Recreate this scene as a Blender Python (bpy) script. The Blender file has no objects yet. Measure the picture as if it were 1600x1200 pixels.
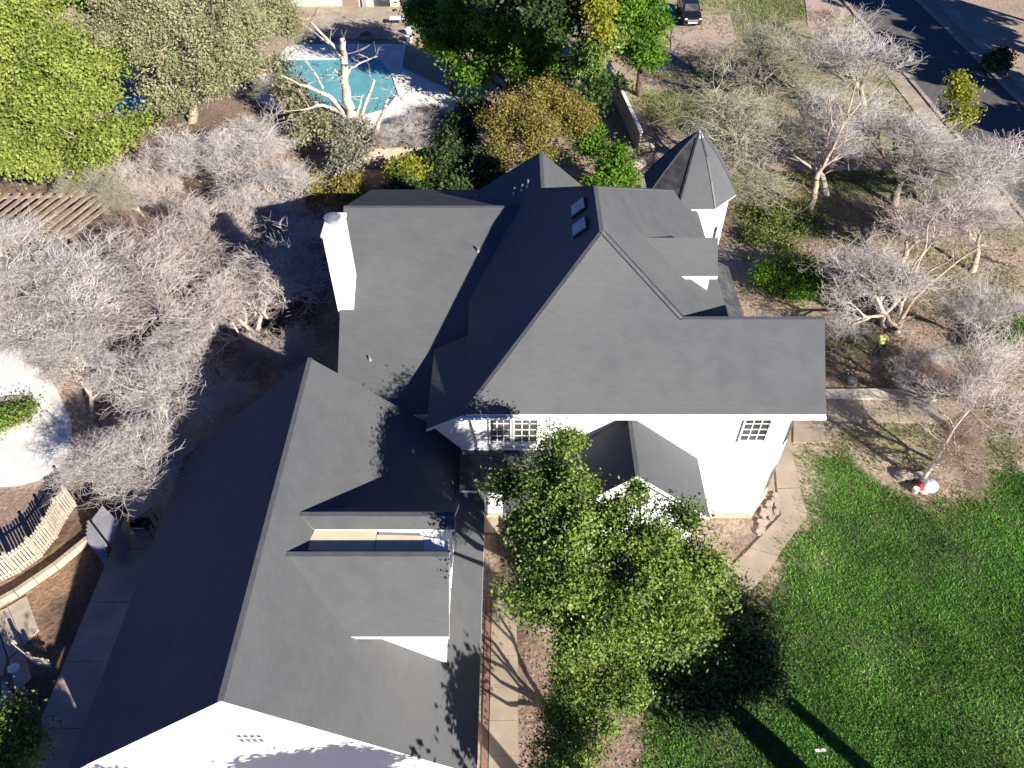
import bpy, math, random
import numpy as np
from mathutils import Vector, Matrix

WORLD_PARTS = {'main_house', 'gabled_annexe'}

# ------------------------------------------------------------------ camera, sky, sun, exposure
SC = bpy.context.scene
COL = SC.collection
H = 30.0
F = 1203.0
TH = math.atan(1250 / 1203)

cd = bpy.data.cameras.new('camera')
cam = bpy.data.objects.new('camera', cd)
COL.objects.link(cam)
cam.location = (0, 0, H)
cam.rotation_euler = (math.pi / 2 - TH, 0, 0)
cd.sensor_fit = 'HORIZONTAL'
cd.sensor_width = 36.0
cd.lens = 36.0 * F / 1600.0
cd.clip_start = 0.5
cd.clip_end = 2000
SC.camera = cam

SUN_EL = math.radians(26.5)
SV = Vector((0.655 * math.cos(SUN_EL), -0.755 * math.cos(SUN_EL), math.sin(SUN_EL))).normalized()
world = bpy.data.worlds.new('World')
SC.world = world
world.use_nodes = True
wn = world.node_tree
wn.nodes.clear()
sky = wn.nodes.new('ShaderNodeTexSky')
sky.sky_type = 'NISHITA'
sky.sun_disc = False
sky.sun_elevation = SUN_EL
sky.sun_rotation = math.atan2(SV.x, SV.y)
sky.altitude = 300
sky.air_density = 0.55
sky.dust_density = 0.0
sky.ozone_density = 8.0
bg = wn.nodes.new('ShaderNodeBackground')
bg.inputs['Strength'].default_value = 0.05
wo = wn.nodes.new('ShaderNodeOutputWorld')
tint = wn.nodes.new('ShaderNodeVectorMath')      # clear deep blue desert sky
tint.operation = 'MULTIPLY'
tint.inputs[1].default_value = (0.62, 0.9, 1.3)
wn.links.new(sky.outputs[0], tint.inputs[0])
wn.links.new(tint.outputs[0], bg.inputs[0])
wn.links.new(bg.outputs[0], wo.inputs[0])

sd = bpy.data.lights.new('sun', 'SUN')
sun = bpy.data.objects.new('sun', sd)
COL.objects.link(sun)
sd.energy = 5.0
sd.angle = math.radians(0.5)
sd.color = (1.0, 0.94, 0.86)
sun.rotation_euler = SV.to_track_quat('Z', 'Y').to_euler()
sun.location = (40, -40, 60)

SC.view_settings.view_transform = 'Standard'
SC.view_settings.look = 'None'
SC.view_settings.gamma = 1.0
SC.view_settings.exposure = 1.05
SC.view_settings.use_curve_mapping = False
SC.cycles.max_bounces = 5
SC.cycles.diffuse_bounces = 2
SC.cycles.transparent_max_bounces = 8

rnd = random.Random(7)
rng = np.random.default_rng(7)


# ------------------------------------------------------------------ survey helpers: sight line from the drone to a plane
def ray(px, py):
    a = (px - 800) / F
    b = (600 - py) / F
    return Vector((a, math.cos(TH) + b * math.sin(TH), -math.sin(TH) + b * math.cos(TH)))


def P(px, py, z=0.0):
    d = ray(px, py)
    t = (z - H) / d.z
    return Vector((d.x * t, d.y * t, z))


def PY(px, py, y):
    d = ray(px, py)
    t = y / d.y
    return Vector((d.x * t, y, H + d.z * t))


def PPL(px, py, p0, n):
    d = ray(px, py)
    c = Vector((0, 0, H))
    t = (Vector(p0) - c).dot(n) / d.dot(n)
    return c + d * t


# ------------------------------------------------------------------ materials
def newmat(name):
    m = bpy.data.materials.new(name)
    m.use_nodes = True
    nt = m.node_tree
    b = nt.nodes['Principled BSDF']
    b.inputs['Specular IOR Level'].default_value = 0.25
    return m, nt, b


def mat(name, c1, c2=None, scale=3.0, rough=0.85, bump=0.0, bscale=None, detail=6, coords='Object',
        metal=0.0, spec=0.25, c3=None, s3=0.4, band=None, lo=0.38, hi=0.62):
    m, nt, b = newmat(name)
    N, L = nt.nodes.new, nt.links.new
    b.inputs['Roughness'].default_value = rough
    b.inputs['Metallic'].default_value = metal
    b.inputs['Specular IOR Level'].default_value = spec
    tc = N('ShaderNodeTexCoord')
    col = None
    if c2 is not None:
        nz = N('ShaderNodeTexNoise')
        nz.inputs['Scale'].default_value = scale
        nz.inputs['Detail'].default_value = detail
        L(tc.outputs[coords], nz.inputs['Vector'])
        cr = N('ShaderNodeValToRGB')
        cr.color_ramp.elements[0].position = lo
        cr.color_ramp.elements[1].position = hi
        cr.color_ramp.elements[0].color = (*c1, 1)
        cr.color_ramp.elements[1].color = (*c2, 1)
        L(nz.outputs['Fac'], cr.inputs['Fac'])
        col = cr.outputs['Color']
        if c3 is not None:
            n3 = N('ShaderNodeTexNoise')
            n3.inputs['Scale'].default_value = s3
            n3.inputs['Detail'].default_value = 3
            L(tc.outputs[coords], n3.inputs['Vector'])
            r3 = N('ShaderNodeMapRange')
            r3.inputs['From Min'].default_value = 0.45
            r3.inputs['From Max'].default_value = 0.7
            L(n3.outputs['Fac'], r3.inputs['Value'])
            mx = N('ShaderNodeMix')
            mx.data_type = 'RGBA'
            L(r3.outputs[0], mx.inputs['Factor'])
            L(col, mx.inputs['A'])
            mx.inputs['B'].default_value = (*c3, 1)
            col = mx.outputs['Result']
    hgt = None
    if band is not None:
        # horizontal courses: bands that follow height
        per, dark, brk = band
        sp = N('ShaderNodeSeparateXYZ')
        L(tc.outputs['Object'], sp.inputs[0])
        mu = N('ShaderNodeMath'); mu.operation = 'MULTIPLY'; mu.inputs[1].default_value = 1.0 / per
        L(sp.outputs['Z'], mu.inputs[0])
        fr = N('ShaderNodeMath'); fr.operation = 'FRACT'
        L(mu.outputs[0], fr.inputs[0])
        fl = N('ShaderNodeMath'); fl.operation = 'FLOOR'
        L(mu.outputs[0], fl.inputs[0])
        lt = N('ShaderNodeMath'); lt.operation = 'LESS_THAN'; lt.inputs[1].default_value = 0.16
        L(fr.outputs[0], lt.inputs[0])
        # each shingle its own shade: cell noise over (x+y, course)
        ad = N('ShaderNodeMath'); ad.operation = 'ADD'
        L(sp.outputs['X'], ad.inputs[0]); L(sp.outputs['Y'], ad.inputs[1])
        cm = N('ShaderNodeCombineXYZ')
        m2 = N('ShaderNodeMath'); m2.operation = 'MULTIPLY'; m2.inputs[1].default_value = brk
        L(ad.outputs[0], m2.inputs[0])
        f2 = N('ShaderNodeMath'); f2.operation = 'FLOOR'
        of = N('ShaderNodeMath'); of.operation = 'MULTIPLY_ADD'; of.inputs[1].default_value = 0.37
        L(fl.outputs[0], of.inputs[0]); L(m2.outputs[0], of.inputs[2])
        L(of.outputs[0], f2.inputs[0])
        L(f2.outputs[0], cm.inputs[0]); L(fl.outputs[0], cm.inputs[1])
        wh = N('ShaderNodeTexWhiteNoise'); wh.noise_dimensions = '2D'
        L(cm.outputs[0], wh.inputs['Vector'])
        mr = N('ShaderNodeMapRange')
        mr.inputs['To Min'].default_value = 1 - dark
        mr.inputs['To Max'].default_value = 1 + dark
        L(wh.outputs['Value'], mr.inputs['Value'])
        sb = N('ShaderNodeMath'); sb.operation = 'MULTIPLY_ADD'
        sb.inputs[1].default_value = -dark * 1.2
        L(lt.outputs[0], sb.inputs[0]); L(mr.outputs[0], sb.inputs[2])
        vm = N('ShaderNodeVectorMath'); vm.operation = 'SCALE'
        if col is None:
            vm.inputs[0].default_value = c1
        else:
            L(col, vm.inputs[0])
        L(sb.outputs[0], vm.inputs['Scale'])
        col = vm.outputs[0]
        hgt = fr.outputs[0]
    if col is None:
        b.inputs['Base Color'].default_value = (*c1, 1)
    else:
        L(col, b.inputs['Base Color'])
    if bump:
        nb = N('ShaderNodeTexNoise')
        nb.inputs['Scale'].default_value = bscale or scale * 4
        nb.inputs['Detail'].default_value = 5
        L(tc.outputs[coords], nb.inputs['Vector'])
        bp = N('ShaderNodeBump')
        bp.inputs['Strength'].default_value = bump
        bp.inputs['Distance'].default_value = 0.05
        L(nb.outputs['Fac'], bp.inputs['Height'])
        L(bp.outputs['Normal'], b.inputs['Normal'])
    return m


def leafmat(name, dark, light, trans=0.3, scale=0.9, third=None):
    """foliage: colour varies leaf by leaf (attribute 'tint') and clump by clump (noise)"""
    m, nt, b = newmat(name)
    N, L = nt.nodes.new, nt.links.new
    b.inputs['Roughness'].default_value = 0.55
    b.inputs['Specular IOR Level'].default_value = 0.3
    at = N('ShaderNodeAttribute'); at.attribute_name = 'tint'
    tc = N('ShaderNodeTexCoord')
    nz = N('ShaderNodeTexNoise')
    nz.inputs['Scale'].default_value = scale
    nz.inputs['Detail'].default_value = 3
    L(tc.outputs['Object'], nz.inputs['Vector'])
    ad = N('ShaderNodeMath'); ad.operation = 'MULTIPLY_ADD'; ad.inputs[1].default_value = 0.55
    L(at.outputs['Fac'], ad.inputs[0])
    mr = N('ShaderNodeMapRange')
    mr.inputs['From Min'].default_value = 0.35
    mr.inputs['From Max'].default_value = 0.65
    mr.inputs['To Max'].default_value = 0.45
    L(nz.outputs['Fac'], mr.inputs['Value'])
    L(mr.outputs[0], ad.inputs[2])
    cr = N('ShaderNodeValToRGB')
    cr.color_ramp.elements[0].color = (*dark, 1)
    cr.color_ramp.elements[1].color = (*light, 1)
    cr.color_ramp.elements[1].position = 0.9
    if third:
        e = cr.color_ramp.elements.new(0.97)
        e.color = (*third, 1)
    L(ad.outputs[0], cr.inputs['Fac'])
    L(cr.outputs['Color'], b.inputs['Base Color'])
    tr = N('ShaderNodeBsdfTranslucent')
    L(cr.outputs['Color'], tr.inputs['Color'])
    mx = N('ShaderNodeMixShader')
    mx.inputs[0].default_value = trans
    L(b.outputs[0], mx.inputs[1]); L(tr.outputs[0], mx.inputs[2])
    L(mx.outputs[0], nt.nodes['Material Output'].inputs['Surface'])
    return m


ROOF = mat('shingle', (0.096, 0.1, 0.104), (0.106, 0.11, 0.114), 1.3, 0.95, 0.2, 18, spec=0.1,
           c3=(0.121, 0.122, 0.122), s3=0.18, band=(0.125, 0.03, 3.2))
ROOFD = mat('weathered_shingle', (0.06, 0.062, 0.066), (0.1, 0.1, 0.1), 2.2, 0.95, 0.3, 16, spec=0.1,
            band=(0.11, 0.16, 3.0))  # darker, more mottled shingle for the lean-tos and one tower panel
CAPM = mat('ridge_shingle', (0.092, 0.096, 0.104), (0.108, 0.112, 0.12), 3, 0.95, 0.2, spec=0.1)
WHITE = mat('white_siding', (0.8, 0.8, 0.78), (0.84, 0.84, 0.82), 0.7, 0.7, band=(0.15, 0.035, 0.3))
TRIM = mat('white_trim', (0.82, 0.82, 0.81), (0.76, 0.76, 0.74), 2.0, 0.6)
STUCCO = mat('chimney_stucco', (0.8, 0.8, 0.79), (0.7, 0.7, 0.68), 1.5, 0.85, 0.3, 30)
PLY = mat('plywood', (0.72, 0.6, 0.42), (0.66, 0.54, 0.37), 2.5, 0.8)
FOUND = mat('foundation', (0.5, 0.42, 0.32), (0.42, 0.35, 0.26), 2, 0.9, 0.3)
GLASS = mat('window_glass', (0.03, 0.035, 0.04), (0.1, 0.1, 0.095), 1.3, 0.12, spec=0.6)
SKYG = mat('skylight_glass', (0.2, 0.22, 0.25), (0.16, 0.18, 0.21), 1.5, 0.3, spec=0.6)
METAL = mat('galvanised', (0.42, 0.42, 0.43), (0.33, 0.33, 0.34), 6, 0.4, metal=0.6)
DARKM = mat('dark_metal', (0.025, 0.025, 0.028), (0.04, 0.04, 0.042), 5, 0.4, spec=0.5)
CONC = mat('concrete', (0.42, 0.345, 0.255), (0.36, 0.295, 0.22), 1.2, 0.9, 0.25, 40, c3=(0.31, 0.255, 0.19), s3=0.5)
CONCG = mat('grey_concrete', (0.46, 0.38, 0.29), (0.35, 0.29, 0.23), 0.9, 0.9, 0.25, 40, c3=(0.31, 0.26, 0.21), s3=0.4)
CONCW = mat('white_deck', (0.78, 0.76, 0.72), (0.68, 0.65, 0.6), 0.8, 0.9, 0.2, 30)
PINKC = mat('pink_gravel', (0.5, 0.38, 0.32), (0.42, 0.31, 0.26), 2.5, 0.95, 0.4, 30)
ASPH = mat('asphalt', (0.1, 0.095, 0.09), (0.13, 0.122, 0.115), 3, 0.9, 0.3, 40)
BRICKBED = mat('brick_edging', (0.3, 0.17, 0.12), (0.22, 0.14, 0.1), 6, 0.9, 0.5, 30)
STONE = mat('flagstone', (0.46, 0.38, 0.29), (0.34, 0.29, 0.23), 2.5, 0.9, 0.4, 20)
MULCH = mat('dark_mulch', (0.09, 0.06, 0.045), (0.17, 0.12, 0.09), 8, 0.95, 0.8, 30)
WOOD = mat('grey_wood', (0.36, 0.28, 0.21), (0.25, 0.19, 0.14), 4, 0.9, 0.3, 20)
PALEW = mat('pale_picket', (0.52, 0.46, 0.37), (0.38, 0.33, 0.26), 5, 0.85, 0.2, 20)
TANW = mat('tan_block', (0.5, 0.42, 0.32), (0.4, 0.33, 0.25), 3, 0.9, 0.4, 20)
GREYP = mat('grey_panel', (0.3, 0.3, 0.32), (0.25, 0.25, 0.27), 1.5, 0.8)
WATER = mat('pool_water', (0.16, 0.42, 0.44), (0.11, 0.34, 0.38), 0.5, 0.12, 0.15, 4, spec=0.5)
BARKW = mat('pale_bark', (0.62, 0.55, 0.45), (0.45, 0.39, 0.31), 3, 0.9, 0.4, 14)
BARK = mat('grey_bark', (0.34, 0.29, 0.24), (0.22, 0.18, 0.15), 4, 0.95, 0.5, 14)
BARKT = mat('tan_bark', (0.5, 0.41, 0.31), (0.36, 0.28, 0.21), 4, 0.95, 0.4, 14)
BARKD = mat('dark_bark', (0.13, 0.1, 0.08), (0.08, 0.06, 0.05), 4, 0.95, 0.5, 14)
TWG = mat('grey_twigs', (0.63, 0.575, 0.53), (0.46, 0.42, 0.385), 0.5, 0.9)
TWP = mat('pinkish_twigs', (0.64, 0.56, 0.51), (0.5, 0.43, 0.39), 0.5, 0.9)
TWO = mat('olive_twigs', (0.42, 0.4, 0.3), (0.33, 0.31, 0.22), 0.6, 0.9)
TWB = mat('brown_twigs', (0.4, 0.29, 0.22), (0.28, 0.2, 0.16), 0.6, 0.9)
LSM = (0.85, 0.85, 0.82)
LF_MAIN = leafmat('oak_leaf', (0.028, 0.062, 0.012), (0.25, 0.36, 0.06), 0.18, 0.55, (0.6, 0.64, 0.4))  # last colour is the painted pale sun fleck
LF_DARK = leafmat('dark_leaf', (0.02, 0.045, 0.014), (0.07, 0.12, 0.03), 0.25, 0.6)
LF_GREEN = leafmat('green_leaf', (0.04, 0.11, 0.012), (0.2, 0.38, 0.03), 0.4, 0.5, (0.3, 0.38, 0.08))
LF_YEL = leafmat('yellow_leaf', (0.16, 0.2, 0.02), (0.42, 0.42, 0.05), 0.35, 0.6)
LF_LIME = leafmat('lime_leaf', (0.13, 0.2, 0.03), (0.46, 0.52, 0.12), 0.35, 0.25, (0.62, 0.58, 0.4))
LF_OLIVE = leafmat('olive_leaf', (0.19, 0.2, 0.1), (0.5, 0.48, 0.28), 0.35, 0.5, (0.5, 0.45, 0.33))
LF_GOLD = leafmat('gold_leaf', (0.15, 0.13, 0.025), (0.38, 0.32, 0.09), 0.35, 0.7)
LF_GREY = leafmat('grey_leaf', (0.15, 0.16, 0.11), (0.36, 0.35, 0.27), 0.25, 0.6)
GRASSM = leafmat('grass_blade', (0.028, 0.1, 0.016), (0.22, 0.48, 0.07), 0.3, 0.25, (0.45, 0.52, 0.28))
GRASSD = leafmat('dry_grass_blade', (0.07, 0.12, 0.025), (0.27, 0.31, 0.09), 0.25, 0.35, (0.46, 0.42, 0.25))
LITTER = leafmat('leaf_litter', (0.1, 0.065, 0.045), (0.42, 0.32, 0.23), 0.0, 1.5, (0.6, 0.5, 0.38))
PAINTB = mat('black_paint', (0.012, 0.012, 0.015), None, rough=0.15, spec=0.6)


# ------------------------------------------------------------------ mesh helpers
def link(o, parent=None):
    COL.objects.link(o)
    if parent is not None:
        o.parent = parent
        if parent.name in WORLD_PARTS:      # parts of the buildings are drawn in yard coordinates
            o.matrix_parent_inverse = Matrix.Translation(-parent.location)
    return o


def tag(o, label=None, cat=None, group=None, kind=None):
    if label: o['label'] = label
    if cat: o['category'] = cat
    if group: o['group'] = group
    if kind: o['kind'] = kind
    return o


def thing(name, label, cat, loc=(0, 0, 0), group=None):
    o = bpy.data.objects.new(name, None)
    o.empty_display_size = 0.3
    o.location = loc
    COL.objects.link(o)
    return tag(o, label, cat, group)


def mesh(name, verts, faces, mats, parent=None, fm=None, smooth=False):
    me = bpy.data.meshes.new(name)
    me.from_pydata([tuple(v) for v in verts], [], faces)
    for m in (mats if isinstance(mats, (list, tuple)) else [mats]):
        me.materials.append(m)
    if fm:
        me.polygons.foreach_set('material_index', fm)
    if smooth:
        me.polygons.foreach_set('use_smooth', [True] * len(me.polygons))
    me.update()
    return link(bpy.data.objects.new(name, me), parent)


class MB:
    def __init__(s): s.v = []; s.f = []; s.m = []
    def box(s, x0, x1, y0, y1, z0, z1, mi=0):
        b = len(s.v)
        s.v += [(x0, y0, z0), (x1, y0, z0), (x1, y1, z0), (x0, y1, z0), (x0, y0, z1), (x1, y0, z1), (x1, y1, z1), (x0, y1, z1)]
        for q in ((0, 3, 2, 1), (4, 5, 6, 7), (0, 1, 5, 4), (1, 2, 6, 5), (2, 3, 7, 6), (3, 0, 4, 7)):
            s.f.append([b + i for i in q]); s.m.append(mi)
        return s
    def prism(s, poly, z0, z1, mi=0, side=None):
        """vertical prism over a plan polygon"""
        b = len(s.v); n = len(poly)
        a = sum(poly[i][0] * poly[(i + 1) % n][1] - poly[(i + 1) % n][0] * poly[i][1] for i in range(n))
        if a < 0: poly = poly[::-1]
        s.v += [(p[0], p[1], z0) for p in poly] + [(p[0], p[1], z1) for p in poly]
        s.f.append([b + i for i in range(n)][::-1]); s.m.append(mi if side is None else side)
        s.f.append([b + n + i for i in range(n)]); s.m.append(mi)
        for i in range(n):
            j = (i + 1) % n
            s.f.append([b + i, b + j, b + n + j, b + n + i]); s.m.append(mi if side is None else side)
        return s
    def ext(s, poly, d, mi=0, side=None):
        """3-D polygon extruded by vector d (d points away from the front face)"""
        b = len(s.v); n = len(poly); d = Vector(d)
        s.v += [tuple(p) for p in poly] + [tuple(Vector(p) + d) for p in poly]
        nrm = Vector((0, 0, 0))
        for i in range(n):
            nrm += Vector(poly[i]).cross(Vector(poly[(i + 1) % n]))
        fl = nrm.dot(d) > 0
        si = mi if side is None else side
        top = [b + i for i in range(n)]; bot = [b + n + i for i in range(n)][::-1]
        if fl: top = top[::-1]; bot = bot[::-1]
        s.f.append(top); s.m.append(mi)
        s.f.append(bot); s.m.append(si)
        for i in range(n):
            j = (i + 1) % n
            q = [b + i, b + n + i, b + n + j, b + j]
            if fl: q = q[::-1]
            s.f.append(q); s.m.append(si)
        return s
    def bar(s, p, q, w, h=None, up=(0, 0, 1), mi=0):
        h = h or w
        p = Vector(p); q = Vector(q); d = (q - p).normalized()
        u = Vector(up)
        if abs(d.dot(u)) > 0.95: u = Vector((0, 1, 0))
        a = d.cross(u).normalized() * w / 2; c = a.cross(d).normalized() * h / 2
        b = len(s.v)
        for o in (p, q):
            s.v += [tuple(o - a - c), tuple(o + a - c), tuple(o + a + c), tuple(o - a + c)]
        for f in ((0, 1, 2, 3), (7, 6, 5, 4), (0, 4, 5, 1), (1, 5, 6, 2), (2, 6, 7, 3), (3, 7, 4, 0)):
            s.f.append([b + i for i in f][::-1]); s.m.append(mi)
        return s
    def cyl(s, c, r0, r1, z0, z1, n=16, mi=0, cap=True):
        b = len(s.v)
        for r, z in ((r0, z0), (r1, z1)):
            for i in range(n):
                t = 2 * math.pi * i / n
                s.v.append((c[0] + r * math.cos(t), c[1] + r * math.sin(t), z))
        for i in range(n):
            j = (i + 1) % n
            s.f.append([b + i, b + j, b + n + j, b + n + i]); s.m.append(mi)
        if cap:
            s.f.append([b + n + i for i in range(n)]); s.m.append(mi)
            s.f.append([b + i for i in range(n)][::-1]); s.m.append(mi)
        return s
    def blob(s, c, r, n=10, k=6, jit=0.0, sq=1.0, mi=0, rr=rnd):
        b = len(s.v)
        rx, ry, rz = r if hasattr(r, '__len__') else (r, r, r * sq)
        for j in range(k + 1):
            ph = math.pi * j / k
            for i in range(n):
                t = 2 * math.pi * i / n
                f = 1 + rr.uniform(-jit, jit)
                s.v.append((c[0] + rx * f * math.sin(ph) * math.cos(t), c[1] + ry * f * math.sin(ph) * math.sin(t), c[2] + rz * f * math.cos(ph)))
        for j in range(k):
            for i in range(n):
                i2 = (i + 1) % n
                s.f.append([b + j * n + i, b + (j + 1) * n + i, b + (j + 1) * n + i2, b + j * n + i2]); s.m.append(mi)
        return s
    def build(s, name, mats, parent=None, smooth=False):
        return mesh(name, s.v, s.f, mats, parent, s.m, smooth)


def slab(name, pts, parent, m=None, t=0.2):
    """roof slope: shingled top, white edges and soffit"""
    return MB().ext(pts, (0, 0, -t), 0, 1).build(name, [m or ROOF, TRIM], parent)


def cap(name, p, q, parent, w=0.17, m=None):
    p = Vector(p); q = Vector(q)
    return MB().bar(p + Vector((0, 0, 0.0)), q + Vector((0, 0, 0.0)), w, 0.045).build(name, m or CAPM, parent)


def npmesh(name, V, Fq, mats, parent=None, tint=None, smooth=False):
    """V (n,3); Fq (m,k) with k = 3 or 4"""
    me = bpy.data.meshes.new(name)
    n, m, k = len(V), len(Fq), Fq.shape[1]
    me.vertices.add(n)
    me.vertices.foreach_set('co', V.astype(np.float32).ravel())
    me.loops.add(m * k)
    me.loops.foreach_set('vertex_index', Fq.astype(np.int32).ravel())
    me.polygons.add(m)
    me.polygons.foreach_set('loop_start', np.arange(0, m * k, k, dtype=np.int32))
    me.polygons.foreach_set('loop_total', np.full(m, k, dtype=np.int32))
    if smooth:
        me.polygons.foreach_set('use_smooth', np.ones(m, dtype=bool))
    for q in (mats if isinstance(mats, (list, tuple)) else [mats]):
        me.materials.append(q)
    if tint is not None:
        a = me.attributes.new('tint', 'FLOAT', 'POINT')
        a.data.foreach_set('value', tint.astype(np.float32))
    me.update()
    return link(bpy.data.objects.new(name, me), parent)


def noise2(x, y, seed=0):
    """smooth value noise, 0..1"""
    r = np.random.default_rng(seed)
    T = r.random((256, 256))
    xi = np.floor(x).astype(int); yi = np.floor(y).astype(int)
    fx = x - xi; fy = y - yi
    fx = fx * fx * (3 - 2 * fx); fy = fy * fy * (3 - 2 * fy)
    g = lambda a, b: T[a % 256, b % 256]
    return (g(xi, yi) * (1 - fx) + g(xi + 1, yi) * fx) * (1 - fy) + (g(xi, yi + 1) * (1 - fx) + g(xi + 1, yi + 1) * fx) * fy


def fbm(x, y, s, seed=0, o=4):
    a = 0; w = 0.5; t = 0
    for i in range(o):
        a = a + w * noise2(x * s, y * s, seed + i); t += w; w *= 0.55; s *= 2.1
    return a / t


def inpoly(x, y, poly):
    c = np.zeros(x.shape, bool); n = len(poly)
    for i in range(n):
        x1, y1 = poly[i][:2]; x2, y2 = poly[(i + 1) % n][:2]
        cond = ((y1 > y) != (y2 > y)) & (x < (x2 - x1) * (y - y1) / (y2 - y1 + 1e-12) + x1)
        c ^= cond
    return c


def gp(pts):
    return [tuple(P(*p)[:2]) for p in pts]


# ------------------------------------------------------------------ setting: ground with real soil and grass colours
def axis(lo, hi, step, far):
    a = list(np.arange(lo, hi + 1e-6, step))
    s = step; v = lo
    while v > -far:
        s *= 1.6; v -= s; a.insert(0, v)
    s = step; v = hi
    while v < far:
        s *= 1.6; v += s; a.append(v)
    return np.array(a)


gx = axis(-46, 60, 0.3, 600); gy = axis(4, 98, 0.3, 600)
GX, GY = np.meshgrid(gx, gy)
wx = GX + 2.5 * (fbm(GX, GY, 0.4, 3) - 0.5); wy = GY + 2.5 * (fbm(GX, GY, 0.4, 9) - 0.5)
C = np.zeros(GX.shape + (3,))
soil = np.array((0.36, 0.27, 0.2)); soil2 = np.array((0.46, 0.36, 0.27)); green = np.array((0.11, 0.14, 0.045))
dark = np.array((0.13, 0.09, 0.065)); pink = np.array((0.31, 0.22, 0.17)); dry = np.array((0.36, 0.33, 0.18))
lawnc = np.array((0.05, 0.09, 0.025)); white = np.array((0.66, 0.6, 0.52)); dgreen = np.array((0.05, 0.08, 0.02))
n1 = fbm(GX, GY, 0.5, 11)[..., None]
C[:] = soil * (1 - n1) + soil2 * n1


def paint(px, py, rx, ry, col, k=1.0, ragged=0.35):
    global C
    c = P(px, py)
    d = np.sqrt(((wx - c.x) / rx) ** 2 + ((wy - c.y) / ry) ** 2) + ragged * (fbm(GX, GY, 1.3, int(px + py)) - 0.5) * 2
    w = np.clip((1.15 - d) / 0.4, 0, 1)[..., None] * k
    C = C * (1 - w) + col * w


YG = inpoly(wx, wy, gp([(1110, 270), (1500, 180), (1700, 380), (1700, 460), (1400, 420), (1180, 390)])) | inpoly(wx, wy, gp([(1060, 60), (1330, 0), (1480, 260), (1300, 300), (1150, 300), (1000, 180)]))
kk = (np.clip((fbm(GX, GY, .35, 91) - .3) * 3, 0, 1) * YG)[..., None] * .7
C = C * (1 - kk) + np.array((.2, .21, .09)) * kk
# left yard
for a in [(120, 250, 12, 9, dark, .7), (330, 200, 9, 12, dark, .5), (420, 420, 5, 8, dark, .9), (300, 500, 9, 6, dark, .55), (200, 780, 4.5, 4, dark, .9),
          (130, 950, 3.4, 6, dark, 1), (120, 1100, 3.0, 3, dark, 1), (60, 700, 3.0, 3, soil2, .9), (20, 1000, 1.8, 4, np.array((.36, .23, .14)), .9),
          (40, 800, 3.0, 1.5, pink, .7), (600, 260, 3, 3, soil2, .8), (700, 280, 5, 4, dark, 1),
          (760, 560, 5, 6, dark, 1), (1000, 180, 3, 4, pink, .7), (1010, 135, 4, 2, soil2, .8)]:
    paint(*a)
# right yard
for a in [(1120, 30, 8, 6, dry, .8), (1220, 30, 6, 10, green, .75), (1250, 100, 5, 5, green, .7), (1340, 60, 6, 7, soil2, .8), (1100, 160, 4, 3, dry, .8),
          (1000, 150, 3, 3, dry, .6), (1050, 170, 3, 4, green, .6),
          (1300, 120, 4, 4, dry, .7), (1240, 210, 5, 3.6, dry, .9), (1230, 195, 3, 2, green, .5), (1330, 240, 5, 1.6, soil2, .9), (1200, 240, 3, 1, soil2, .8),
          (1310, 285, 8, 2.0, green, .75), (1390, 290, 3, 2, green, .6), (1240, 290, 3, 1.2, dry, .8), (1220, 340, 4.2, 2.6, dgreen, .75), (1320, 330, 3, 2, green, .7), (1180, 330, 1.6, 2, dry, .6),
          (1450, 350, 6, 4, pink, .6), (1170, 400, 3.0, 1.2, soil2, .9), (1280, 390, 4, 1.2, pink, .8),
          (1270, 445, 3.9, 1.4, dgreen, 1), (1420, 450, 3, 2, green, .4), (1340, 530, 2.2, 1.6, green, .7), (1310, 560, 1.4, 2.0, dark, .8), (1480, 480, 4, 3, pink, .8),
          (1530, 400, 3, 2, soil2, .8), (1530, 560, 2.0, 1.4, green, .8), (1580, 520, 2, 1.5, green, .7), (1400, 600, 3.5, 1.6, dark, .6), (1450, 570, 2.5, 1.5, pink, .8),
          (1330, 590, 2.2, 1.0, pink, .8), (1270, 500, 1.4, .6, dry, .7), (1380, 690, 2.8, 1.1, dry, .7), (1440, 670, 2.0, .7, green, .5), (1290, 690, 1.2, .8, dry, .6),
          (1540, 640, 3.5, 2.4, pink, .8), (1500, 710, 2.0, 1.4, soil, .9), (1350, 720, 2.0, 1.0, soil2, .7), (1550, 690, 1.2, 1.0, green, .6)]:
    paint(*a)
LAWN = gp([(1280, 725), (1310, 705), (1330, 725), (1390, 770), (1430, 785), (1490, 790), (1520, 770), (1560, 740), (1640, 735), (1900, 800), (1900, 1500), (980, 1500), (985, 1150), (1020, 1100), (1120, 1080), (1180, 1020), (1200, 950), (1235, 880), (1270, 815)])
GUT = inpoly(wx * .6 + GX * .4, wy * .6 + GY * .4, LAWN)
C[GUT] = C[GUT] * 0.15 + lawnc * 0.85
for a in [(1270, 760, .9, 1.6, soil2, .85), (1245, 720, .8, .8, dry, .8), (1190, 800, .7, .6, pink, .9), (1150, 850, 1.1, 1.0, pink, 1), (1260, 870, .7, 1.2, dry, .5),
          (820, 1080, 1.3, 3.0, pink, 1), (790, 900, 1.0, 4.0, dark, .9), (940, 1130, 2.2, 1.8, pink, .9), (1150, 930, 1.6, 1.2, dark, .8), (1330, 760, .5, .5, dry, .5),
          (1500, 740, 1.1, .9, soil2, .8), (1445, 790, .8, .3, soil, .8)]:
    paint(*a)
C *= (0.86 + 0.28 * fbm(GX, GY, 1.7, 40))[..., None]
Z = 0.06 * (fbm(GX, GY, 0.35, 77) - 1.0)
nx, ny = len(gx), len(gy)
idx = np.arange(nx * ny).reshape(ny, nx)
Fg = np.stack([idx[:-1, :-1], idx[:-1, 1:], idx[1:, 1:], idx[1:, :-1]], -1).reshape(-1, 4)
gm, nt, b = newmat('soil_and_turf')
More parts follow.
